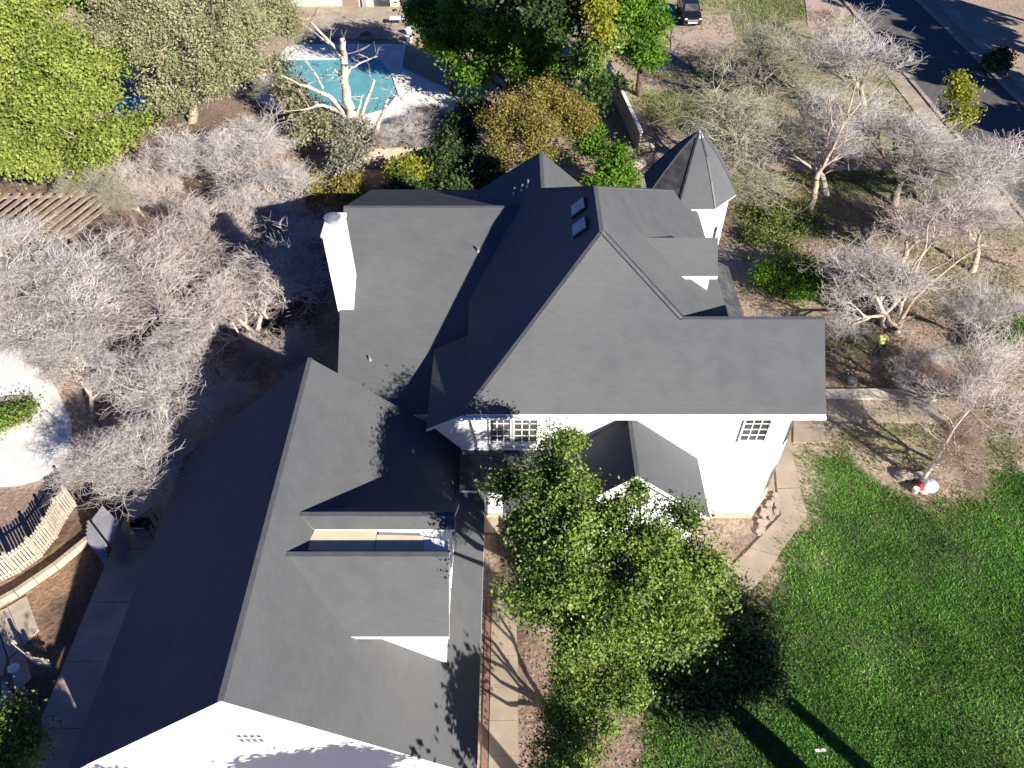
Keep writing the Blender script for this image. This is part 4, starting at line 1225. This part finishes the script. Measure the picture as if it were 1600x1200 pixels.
tufts('back_yard_grass', YARD2, 110000, .2, GRASSD, 7, box=(6, 45, 46, 95), dens=lambda x, y: np.clip((fbm(x, y, .35, 62) - .4) * 5, .05, .9))


def litter(name, region, n, size, seed, box, m=LITTER):
    r = np.random.default_rng(seed)
    x0, x1, y0, y1 = box
    x = r.uniform(x0, x1, n); y = r.uniform(y0, y1, n)
    ok = inpoly(x, y, region) & (r.random(n) < np.clip((fbm(x, y, .9, seed) - .3) * 3, .05, 1))
    x, y = x[ok], y[ok]; n = len(x)
    a = r.uniform(0, 6.28, n); s = size * (.5 + r.random(n))
    c = np.stack([x, y, r.uniform(.0, .06, n)], 1)
    u = np.stack([np.cos(a), np.sin(a), r.uniform(-.4, .4, n)], 1) * s[:, None]
    v = np.stack([-np.sin(a), np.cos(a), r.uniform(-.4, .4, n)], 1) * s[:, None] * .6
    V = np.stack([c - u, c + v, c + u, c - v], 1).reshape(-1, 3)
    o = npmesh(name, V, np.arange(n * 4).reshape(n, 4), m, None, np.repeat(r.random(n), 4))
    o['kind'] = 'stuff'
    return o


litter('leaf_litter', gp([(1110, 280), (1700, 200), (1700, 760), (1290, 700), (1290, 480), (1170, 480)]), 34000, .06, 8, (10, 46, 20, 58))
litter('leaf_litter', gp([(-100, 200), (600, 180), (640, 320), (480, 340), (420, 560), (250, 700), (180, 760), (120, 600), (60, 500), (-100, 480)]), 60000, .07, 9, (-45, -6, 18, 62))
litter('leaf_litter', gp([(812, 930), (1000, 900), (1180, 880), (1150, 830), (1110, 812), (1000, 1200), (812, 1300)]), 14000, .04, 10, (0, 12, 6, 22))

# ------------------------------------------------------------------ garden structures
# slatted pergola
pg = thing('pergola', 'weathered slatted timber pergola below the lime pine', 'pergola', tuple(P(95, 330)))
pz = 2.3
A0, A1 = P(-60, 307, pz), P(192, 303, pz)
B0, B1 = P(-150, 372, pz), P(112, 366, pz)
gl = pg.location
for nm, a, b_ in (('rail', A0, A1), ('rail', B0, B1)):
    MB().bar(a - gl - Vector((0, 0, .12)), b_ - gl - Vector((0, 0, .12)), .12, .16).build(nm, WOOD, pg)
for i in range(16):
    t = i / 15
    a = A0.lerp(A1, t) - gl; b_ = B0.lerp(B1, t) - gl
    d = (b_ - a).normalized()
    MB().bar(a - d * .3, b_ + d * .4, .27, .1).build('beam', WOOD, pg)
for a in (A0, A1, B0, B1):
    c = a - gl
    MB().box(c.x - .08, c.x + .08, c.y - .08, c.y + .08, -gl.z, c.z - .1).build('post', WOOD, pg)
# picket fence round the terrace
pts = [P(118, 792), P(104, 812), P(88, 842), P(64, 872), P(30, 896), P(-30, 925)]


def picket_fence(name, label, pts, h, m, step=.14, w=.1):
    t = thing(name, label, 'fence', tuple(pts[0]))
    g = t.location
    for i in range(len(pts) - 1):
        a = pts[i] - g; b_ = pts[i + 1] - g
        L2 = (b_ - a).length; n = int(L2 / step); d = (b_ - a).normalized(); nr = Vector((-d.y, d.x, 0))
        for z in (.35, h - .25):
            MB().bar(a + nr * .05 + Vector((0, 0, z)), b_ + nr * .05 + Vector((0, 0, z)), .05, .08).build('rail', m, t)
        MB().box(a.x - .05, a.x + .05, a.y - .05 + .07, a.y + .05 + .07, 0, h + .08).build('post', m, t)
        for k in range(n):
            c = a + d * (k + .5) * step
            hh = h + rnd.uniform(-.05, .05)
            q0 = c - d * w / 2; q1 = c + d * w / 2
            MB().ext([(q0.x, q0.y, .05), (q1.x, q1.y, .05), (q1.x, q1.y, hh - .06), (c.x, c.y, hh), (q0.x, q0.y, hh - .06)], (nr.x * .02, nr.y * .02, 0)).build('picket', m, t)
    return t


picket_fence('picket_fence', 'pale picket fence curving round the white terrace', pts, 1.5, PALEW)
picket_fence('picket_fence', 'short slatted white fence panel standing across the dark bed', [P(36, 1022), P(58, 1040), P(86, 1045)], .9, PALEW, .1, .06)
picket_fence('picket_fence', 'white picket panel beside the leafy plant in the lower left corner', [P(48, 1160), P(38, 1185), P(20, 1215)], .9, TRIM, .16, .07)
# low curved garden wall
gw = thing('garden_wall', 'low tan curved garden wall running toward the grey shed', 'wall', tuple(P(60, 905)))
wp = [P(152, 838), P(122, 862), P(90, 888), P(58, 910), P(28, 930), P(-20, 956), P(-80, 980)]
g = gw.location
for i in range(len(wp) - 1):
    a, b_ = wp[i] - g, wp[i + 1] - g
    n = max(1, int((b_ - a).length / .45)); d = (b_ - a) / n
    for k in range(n):
        MB().bar(a + d * (k + .01) + Vector((0, 0, .18)), a + d * (k + .98) + Vector((0, 0, .18 + rnd.uniform(-.01, .01))), .2, .4).build('stone', TANW, gw)
# brown terrace stones inside the curve
paving('sunken_terrace', [gp(q_) for q_ in ([(-10, 958), (12, 948), (38, 1010), (14, 1030)], [(12, 948), (42, 930), (62, 985), (38, 1010)], [(14, 1030), (38, 1010), (50, 1060), (24, 1085)],
                                            [(-20, 1020), (-10, 962), (12, 1030), (4, 1060)], [(4, 1060), (22, 1086), (24, 1120), (-2, 1130)])], TANW, gap=.04)
# round bed edge
bed = thing('bed_edging', 'round grey stone edging of the planted bed on the white terrace', 'edging', tuple(P(18, 648)))
for i in range(22):
    t0, t1 = 2 * math.pi * i / 22 + .02, 2 * math.pi * (i + 1) / 22 - .02
    c = P(12, 648) - bed.location
    f_ = lambda r, t: (c.x + r * 1.12 * math.cos(t), c.y + r * .95 * math.sin(t))
    MB().prism([f_(1.12, t0), f_(1.28, t0), f_(1.28, t1), f_(1.12, t1)], 0, .16).build('stone', STONE, bed)
MB().prism([(P(12, 648).x + 1.2 * math.cos(t) , P(12, 648).y + 1.05 * math.sin(t)) for t in np.linspace(0, 6.28, 24)[:-1]], -.05, .06).build('bed_soil', MULCH)['kind'] = 'structure'
# flat stones beside the bay
st = thing('stone_edging', 'irregular flat stones bedded between bay corner and walkway', 'stones', tuple(P(1200, 790)))
for k in range(26):
    px = 1185 + rnd.uniform(0, 34); py = 830 - (px - 1180) * 1.35 + rnd.uniform(-16, 16)
    c = P(px, py) - st.location
    pl = [(c.x + rnd.uniform(.12, .2) * math.cos(t), c.y + rnd.uniform(.12, .2) * math.sin(t)) for t in (0, 1, 2.1, 3.1, 4.2, 5.2)]
    MB().prism(pl, -.02, .05 + rnd.uniform(0, .04)).build('stone', STONE, st)
# block wall behind the house
bw = thing('block_wall', 'block wall with white capping running behind the green shrubs', 'wall', tuple(P(970, 180)))
a, b_ = P(947, 125) - bw.location, P(998, 240) - bw.location
n = 9
for k in range(n):
    p_, q_ = a.lerp(b_, (k + .005) / n), a.lerp(b_, (k + .995) / n)
    MB().bar(p_ + Vector((0, 0, .85)), q_ + Vector((0, 0, .85)), .18, 1.7).build('wall_panel', TANW, bw)
    MB().bar(p_ + Vector((0, 0, 1.74)), q_ + Vector((0, 0, 1.74)), .26, .07).build('coping_stone', TRIM, bw)
w2 = thing('block_wall', 'tan block wall behind the pool bushes facing the lime bush', 'wall', tuple(P(620, 240)))
a, b_ = P(560, 262) - w2.location, P(668, 258) - w2.location
for k in range(6):
    p_, q_ = a.lerp(b_, (k + .003) / 6), a.lerp(b_, (k + .997) / 6)
    MB().bar(p_ + Vector((0, 0, .75)), q_ + Vector((0, 0, .75)), .2, 1.5).build('wall_panel', TANW, w2)
# rocks by the wall
for k, (px, py, s, lb) in enumerate([(990, 262, .9, 'large tan boulder left of the tower roof'), (975, 240, .7, 'pale boulder at the end of the block wall'), (1008, 232, .8, 'mossy boulder behind the tower roof')]):
    c = P(px, py)
    r_ = MB().blob((0, 0, s * .35), (s, s * .8, s * .55), 14, 8, .12).build('boulder', STONE, smooth=True)
    r_.location = c
    tag(r_, lb, 'rock', 'boulders beside the block wall')
# grey shed with a curved ribbed side, over the driveway
sh = thing('garden_shed', 'dark grey shed roof with curved ribbed side at the driveway edge', 'shed', tuple(P(165, 850)))
g = sh.location
top_ = [P(143, 812, 1.8) - g, P(172, 850, 1.8) - g, P(186, 816, 1.8) - g, P(160, 790, 1.8) - g]
MB().prism([(p.x, p.y) for p in top_], 1.72, 1.8).build('shed_roof', GREYP, sh)
o_ = [P(143, 812, 1.8) - g, P(172, 850, 1.8) - g]
for k in range(7):
    z1 = 1.74 - k * .22
    off = .1 + .5 * math.sin((k + .5) / 7 * 1.5)
    dlt = Vector((-.8, -.5, 0)).normalized() * off
    MB().bar(Vector((o_[0].x, o_[0].y, z1)) + dlt, Vector((o_[1].x, o_[1].y, z1)) + dlt, .1, .19).build('rib', GREYP, sh)
ins = [(p * .9) for p in top_]
MB().prism([(p.x, p.y) for p in ins], 0, 1.71).build('shed_wall', GREYP, sh)
s2 = thing('grey_awning', 'dark grey sheet cover under the leafless tree beside the annexe', 'cover', tuple(P(215, 805)))
g = s2.location
MB().ext([P(188, 785, 1.4) - g, P(208, 812, 1.3) - g, P(228, 798, 1.5) - g, P(240, 786, 1.6) - g, P(205, 772, 1.5) - g], (0, 0, -.05)).build('cover_sheet', GREYP, s2)
for px, py in ((208, 800), (232, 788)):
    c = P(px, py, 1.3) - g
    MB().cyl((c.x, c.y), .03, .03, 0, 1.25, 8).build('post', DARKM, s2)
# grill
gr = thing('barbecue_grill', 'black barbecue grill standing on the driveway by the annexe eave', 'grill', tuple(P(229, 832)))
MB().box(-.35, .35, -.25, .25, .55, .8).build('firebox', DARKM, gr)
hd = MB()
for k in range(6):
    t0, t1 = math.pi * k / 6, math.pi * (k + 1) / 6
    hd.ext([(-.35, -.27 * math.cos(t0), .8 + .24 * math.sin(t0)), (.35, -.27 * math.cos(t0), .8 + .24 * math.sin(t0)), (.35, -.27 * math.cos(t1), .8 + .24 * math.sin(t1)), (-.35, -.27 * math.cos(t1), .8 + .24 * math.sin(t1))], (0, 0, -.03))
hd.build('lid', PAINTB, gr)
MB().bar((-.3, -.33, .82), (.3, -.33, .82), .05).build('handle', METAL, gr)
MB().box(-.42, .42, -.45, -.3, .5, .54).build('shelf', METAL, gr)
for x in (-.3, .3):
    for y in (-.2, .2):
        MB().box(x - .025, x + .025, y - .025, y + .025, 0, .55).build('leg', DARKM, gr)
# parked car
car = thing('parked_car', 'black sport utility car parked on pinkish gravel beside the evergreens', 'car', tuple(P(1081, 44)))
car.location.y += 2.3
bd = MB()
sec = [(-2.3, .35, .62, .86), (-2.2, .32, .95, .9), (-1.25, .32, 1.08, .93), (-1.1, .32, 1.1, .93), (2.2, .32, 1.12, .92), (2.35, .4, .95, .86)]
vv = []; ff = []
for y, z0, z1, w in sec:
    vv += [(-w, y, z0), (w, y, z0), (w, y, z0 + (z1 - z0) * .6), (w * .93, y, z1), (-w * .93, y, z1), (-w, y, z0 + (z1 - z0) * .6)]
for s in range(len(sec) - 1):
    for i in range(6):
        j = (i + 1) % 6
        ff.append([s * 6 + i, s * 6 + j, s * 6 + 6 + j, s * 6 + 6 + i])
ff.append([0, 1, 2, 3, 4, 5][::-1]); ff.append([30 + i for i in range(6)])
mesh('body', vv, ff, PAINTB, car)
cab = [(-1.15, 1.09, .84), (-.45, 1.66, .7), (1.75, 1.7, .7), (2.2, 1.12, .82)]
vv = []; ff = []
for y, z, w in cab:
    vv += [(-w, y, z), (w, y, z)]
vv += [(-.84, -1.15, 1.05), (.84, -1.15, 1.05), (.82, 2.2, 1.05), (-.82, 2.2, 1.05)]
ff = [[0, 1, 3, 2], [2, 3, 5, 4], [4, 5, 7, 6], [0, 2, 4, 6, 11, 8], [1, 9, 10, 7, 5, 3]]
mesh('cabin', vv, ff, PAINTB, car)
MB().ext([(-.72, -1.08, 1.16), (.72, -1.08, 1.16), (.62, -.52, 1.61), (-.62, -.52, 1.61)], (0, -.02, .02)).build('windscreen', GLASS, car)
for s in (-1, 1):
    MB().ext([(s * .845, -.85, 1.18), (s * .76, -.45, 1.58), (s * .76, 1.6, 1.6), (s * .84, 1.95, 1.18)], (s * .02, 0, .005)).build('side_window', GLASS, car)
    MB().blob((s * .68, -2.25, .82), (.16, .08, .09), 10, 6).build('headlight', TRIM, car, True)
    MB().box(s * 1.0 - .08, s * 1.0 + .08, -1.0, -.88, 1.12, 1.26).build('mirror', PAINTB, car)
    for y in (-1.45, 1.45):
        wv = MB()
        n = 18
        for k in range(n):
            t0, t1 = 2 * math.pi * k / n, 2 * math.pi * (k + 1) / n
            wv.ext([(s * .93, y + .34 * math.cos(t0), .34 + .34 * math.sin(t0)), (s * .93, y + .34 * math.cos(t1), .34 + .34 * math.sin(t1)), (s * .93, y, .34)], (-s * .2, 0, 0))
        wv.build('wheel', DARKM, car)
MB().box(-.45, .45, -2.34, -2.28, .45, .56).build('number_plate', TRIM, car)
MB().box(-.5, .5, -2.31, -2.26, .62, .78).build('grille', METAL, car)
# neighbour's house by the pool
nh = thing('pool_house', 'pale green single storey house at the top behind the pool patio', 'house', (-15, 88, 0))
hx0, hx1, hy = -8.0, 7.0, -5.6
MB().box(hx0, hx1, hy, 4, 0, 2.9).build('wall', mat('pale_green_render', (0.5, 0.53, 0.4), (0.44, 0.47, 0.36), 1.2, .9), nh)
slab('roof_slope', [(hx0 - .5, hy - .6, 2.9), (hx1 + .5, hy - .6, 2.9), (hx1 + .5, -.8, 4.4), (hx0 - .5, -.8, 4.4)], nh)
slab('roof_slope', [(hx1 + .5, 4.5, 2.9), (hx0 - .5, 4.5, 2.9), (hx0 - .5, -.8, 4.4), (hx1 + .5, -.8, 4.4)], nh)
for x0, x1, m_, nm in ((-2.3, -.6, mat('brick_red_door', (.28, .19, .16), (.24, .16, .13), 3, .8), 'door'), (.9, 2.6, GLASS, 'glass_door'), (3.6, 4.9, DARKM, 'door'), (5.2, 6.4, GLASS, 'window')):
    f_ = MB().box(x0 - .06, x1 + .06, hy - .04, hy - .003, 0.02, 2.2).build(nm, TRIM, nh)
    MB().box(x0, x1, hy - .06, hy - .041, .04, 2.14).build(nm + '_leaf', m_, f_)
MB().box(-.25, .15, hy - .3, hy - .01, 0, 2.6).build('pilaster', GREYP, nh)
# patio furniture
tb = thing('patio_table', 'white rectangular table on the shaded patio beside the evergreen', 'table', tuple(P(623, 40)))
MB().box(-.8, .8, -.45, .45, .7, .75).build('tabletop', TRIM, tb)
for x in (-.7, .7):
    for y in (-.38, .38):
        MB().box(x - .03, x + .03, y - .03, y + .03, 0, .7).build('leg', DARKM, tb)
fp = thing('fire_pit', 'round dark fire pit on the shaded patio', 'fire pit', tuple(P(573, 60)))
MB().cyl((0, 0), .75, .8, .06, .4, 18).build('pit_ring', STONE, fp)
MB().cyl((0, 0), .6, .55, .401, .43, 14).build('ash_bed', MULCH, fp)
for k, (px, py, lb) in enumerate([(639, 55, 'upper white pot at the edge of the shaded patio'), (640, 66, 'lower white pot at the edge of the shaded patio')]):
    c = P(px, py)
    o = MB().cyl((0, 0), .22, .36, 0, .55, 14).cyl((0, 0), .4, .4, .55, .62, 14).build('plant_pot', TRIM)
    o.location = c; tag(o, lb, 'pot', 'white pots on the patio')
for k, (px, py, lb) in enumerate([(420, 18, 'dark blue sun lounger at the top edge left of the pale house')]):
    t = thing('sun_lounger', lb, 'lounger', tuple(P(px, py)))
    MB().ext([(-.5, -1, .35), (.5, -1, .35), (.9, 1, .35), (-.1, 1, .35)], (0, 0, -.06)).build('bed', mat('navy_cloth', (.02, .03, .06), (.03, .04, .08), 4), t)
    MB().ext([(-.1, 1, .37), (.9, 1, .37), (1.1, 1.7, .9), (.1, 1.7, .9)], (0, 0, -.05)).build('backrest', bpy.data.materials['navy_cloth'], t)
    for x, y in ((-.4, -.9), (.4, -.9), (0, .9), (.8, .9)):
        MB().box(x - .03, x + .03, y - .03, y + .03, 0, .3).build('leg', METAL, t)
ht = thing('paddling_pool', 'small blue and white paddling pool between the pine and olive tree', 'paddling pool', tuple(P(212, 172)))
BLUE = mat('blue_vinyl', (0.08, 0.35, 0.5), (0.12, 0.42, 0.55), 2, .4)
MB().cyl((0, 0), 1.6, 1.6, 0, .5, 22).build('pool_rim', TRIM, ht)
MB().cyl((0, 0), 1.42, 1.42, .49, .52, 22).build('pool_surface', BLUE, ht)
# small things by the slender tree
wb = thing('cloth_bundle', 'white cloth bundle lying on the grass at the foot of the slender tree', 'bundle', tuple(P(1449, 764)))
MB().blob((0, 0, .26), (.42, .38, .3), 16, 9, .07).build('cloth', TRIM, wb, True)
MB().blob((-.28, -.22, .1), (.2, .16, .12), 12, 6, .1).build('cloth_fold', TRIM, wb, True)
o = MB().blob((0, 0, .2), (.26, .22, .24), 12, 7, .12).build('red_bag', mat('red_cloth', (.42, .02, .02), (.5, .06, .05), 6, .7), smooth=True)
o.location = P(1437, 764); tag(o, 'red bag lying against the white cloth bundle', 'bag')
o = MB().cyl((0, 0), .12, .15, 0, .3, 14).build('white_bucket', TRIM); o.location = P(1429, 769)
tag(o, 'small white bucket left of the red bag', 'bucket')
o = MB().ext([(-.3, -.2, .3), (.3, -.2, .32), (.3, .2, .32), (-.3, .2, .3)], (0, 0, -.3)).build('pink_crate', mat('pink_plastic', (.6, .45, .46), (.52, .4, .42), 3, .6)); o.location = P(1436, 748)
tag(o, 'pale pink crate behind the red bag', 'crate')
o = MB().blob((0, 0, .12), (.5, .34, .2), 14, 7, .25).build('crumpled_tarp', mat('brown_tarp', (.2, .17, .14), (.3, .26, .22), 7, .9)); o.location = P(1415, 745)
tag(o, 'crumpled brown tarp left of the pink crate', 'tarp')
o = MB().cyl((0, 0), .2, .26, 0, .34, 16).build('galvanised_tub', METAL); o.location = P(1330, 600)
tag(o, 'small grey metal tub beside the street walkway', 'tub')
o = MB().blob((0, 0, .1), (.24, .2, .14), 12, 6, .12).build('white_sack', TRIM); o.location = P(23, 1046)
tag(o, 'white sack on the brown terrace by the slatted panel', 'sack')
o = MB().ext([(-.2, -.06, .03), (.2, -.02, .03), (.2, .08, .03), (-.2, .05, .03)], (0, 0, -.03)).build('paper_sheet', TRIM); o.location = P(1282, 1173)
tag(o, 'small white scrap on the grass between two tree shadows', 'scrap')
o = MB().blob((0, 0, .35), (.35, .3, .4), 12, 7, .1).build('white_rock', STUCCO, smooth=True); o.location = P(1456, 275)
tag(o, 'white rock at the end of the yard path', 'rock')

# ------------------------------------------------------------------ person in the lime shirt
def person(loc, yaw):
    t = thing('person', 'person in a lime yellow shirt and dark trousers standing stooped among bare trees', 'person', tuple(loc))
    J = {'pel': (0, 0, .93), 'wai': (0, .03, 1.06), 'che': (0, .10, 1.27), 'nek': (0, .2, 1.47), 'hd0': (0, .24, 1.55), 'hd1': (0, .27, 1.68),
         'shl': (-.19, .14, 1.40), 'ell': (-.27, .16, 1.12), 'wrl': (-.2, .36, .98), 'hal': (-.18, .44, .95),
         'shr': (.19, .14, 1.40), 'elr': (.27, .16, 1.12), 'wrr': (.2, .36, .98), 'har': (.18, .44, .95),
         'hil': (-.1, 0, .9), 'knl': (-.12, .06, .5), 'anl': (-.12, -.02, .09), 'tol': (-.13, .15, .04),
         'hir': (.1, 0, .9), 'knr': (.13, .1, .5), 'anr': (.14, .12, .09), 'tor': (.15, .29, .04)}
    R_ = {'pel': .15, 'wai': .14, 'che': .16, 'nek': .062, 'hd0': .085, 'hd1': .095, 'shl': .075, 'ell': .05, 'wrl': .033, 'hal': .035, 'shr': .075, 'elr': .05, 'wrr': .033, 'har': .035,
          'hil': .1, 'knl': .065, 'anl': .045, 'tol': .04, 'hir': .1, 'knr': .065, 'anr': .045, 'tor': .04}
    E_ = [('pel', 'wai'), ('wai', 'che'), ('che', 'nek'), ('nek', 'hd0'), ('hd0', 'hd1'), ('che', 'shl'), ('shl', 'ell'), ('ell', 'wrl'), ('wrl', 'hal'), ('che', 'shr'), ('shr', 'elr'), ('elr', 'wrr'), ('wrr', 'har'),
          ('pel', 'hil'), ('hil', 'knl'), ('knl', 'anl'), ('anl', 'tol'), ('pel', 'hir'), ('hir', 'knr'), ('knr', 'anr'), ('anr', 'tor')]
    SK = mat('skin', (.3, .17, .11), (.33, .19, .13), 5, .6); SHIRT = mat('lime_shirt', (.52, .62, .16), (.58, .68, .2), 6, .8); TRO = mat('dark_trousers', (.03, .03, .035), (.05, .05, .055), 6, .9); HAIR = mat('black_hair', (.012, .01, .01), (.02, .018, .016), 20, .6)

    def skin(name, keys, edges, rad, m, sub=2):
        ks = list(keys)
        me = bpy.data.meshes.new(name)
        me.from_pydata([J[k] for k in ks], [(ks.index(a), ks.index(b_)) for a, b_ in edges], [])
        me.materials.append(m)
        o = link(bpy.data.objects.new(name, me), t)
        md = o.modifiers.new('skin', 'SKIN'); md.use_smooth_shade = True
        for i, k in enumerate(ks):
            r = rad(k)
            me.skin_vertices[0].data[i].radius = (r, r) if isinstance(r, float) else r
        me.skin_vertices[0].data[0].use_root = True
        s = o.modifiers.new('sub', 'SUBSURF'); s.levels = sub; s.render_levels = sub
        return o
    mob = bpy.data.meshes.new('tmp')
    # skin_vertices layer appears with the modifier
    def make(name, ks, es, grow_, m):
        o = skin(name, ks, es, lambda k: (R_[k] + grow_) if k not in ('che', 'wai', 'pel') else ((R_[k] + grow_) * 1.15, (R_[k] + grow_) * .8), m)
        return o
    make('body', J.keys(), E_, 0, SK)
    make('shirt', ['pel', 'wai', 'che', 'shl', 'ell', 'shr', 'elr'], [('pel', 'wai'), ('wai', 'che'), ('che', 'shl'), ('shl', 'ell'), ('che', 'shr'), ('shr', 'elr')], .025, SHIRT)
    make('trousers', ['pel', 'hil', 'knl', 'anl', 'hir', 'knr', 'anr'], [('pel', 'hil'), ('hil', 'knl'), ('knl', 'anl'), ('pel', 'hir'), ('hir', 'knr'), ('knr', 'anr')], .018, TRO)
    h_ = MB().blob((0, .235, 1.66), (.105, .115, .125), 14, 9, .03); h_.build('hair', HAIR, t, True)
    for s, w_ in ((-1, 'hal'), (1, 'har')):
        hx, hy_, hz = J[w_]
        for k in range(4):
            MB().bar((hx + (k - 1.5) * .02, hy_, hz), (hx + (k - 1.5) * .022, hy_ + .07 - abs(k - 1.5) * .008, hz - .03), .016).build('finger', SK, t)
        MB().bar((hx - s * .03, hy_ - .03, hz), (hx - s * .055, hy_ + .02, hz - .02), .017).build('thumb', SK, t)
    for s, a_ in ((-1, 'tol'), (1, 'tor')):
        x, y, z = J[a_]
        MB().blob((x, y - .07, .05), (.055, .15, .055), 12, 6).build('shoe', DARKM, t, True)
    t.rotation_euler = (0, 0, yaw)
    return t


person(P(1368, 557), -0.15)

# fallen branches on the soil
for k, (a_, b2, lb) in enumerate([((1530, 400), (1570, 415), 'dark fallen branch on the bare soil patch'), ((1420, 610), (1455, 632), 'pale fallen branch on the street walkway'),
                                  ((1488, 505), (1535, 525), 'thin dark branch lying right of the forked tree')]):
    sg = []
    p_, q_ = P(*a_), P(*b2)
    p_.z = q_.z = .08
    rr = random.Random(k)
    wob((0, 0, .08), q_ - p_ + Vector((0, 0, .08)), .05, .02, 5, .06, rr, sg)
    for _ in range(7):
        f = rr.random(); c = (q_ - p_) * f + Vector((0, 0, .1))
        wob(c, c + Vector((rr.uniform(-.6, .6), rr.uniform(-.6, .6), rr.uniform(0, .3))), .02, .008, 3, .04, rr, sg)
    t = thing('fallen_branch', lb, 'branch', (p_.x, p_.y, 0))
    tubes('stick', sg, BARKW if k == 1 else BARKD, t, 5)
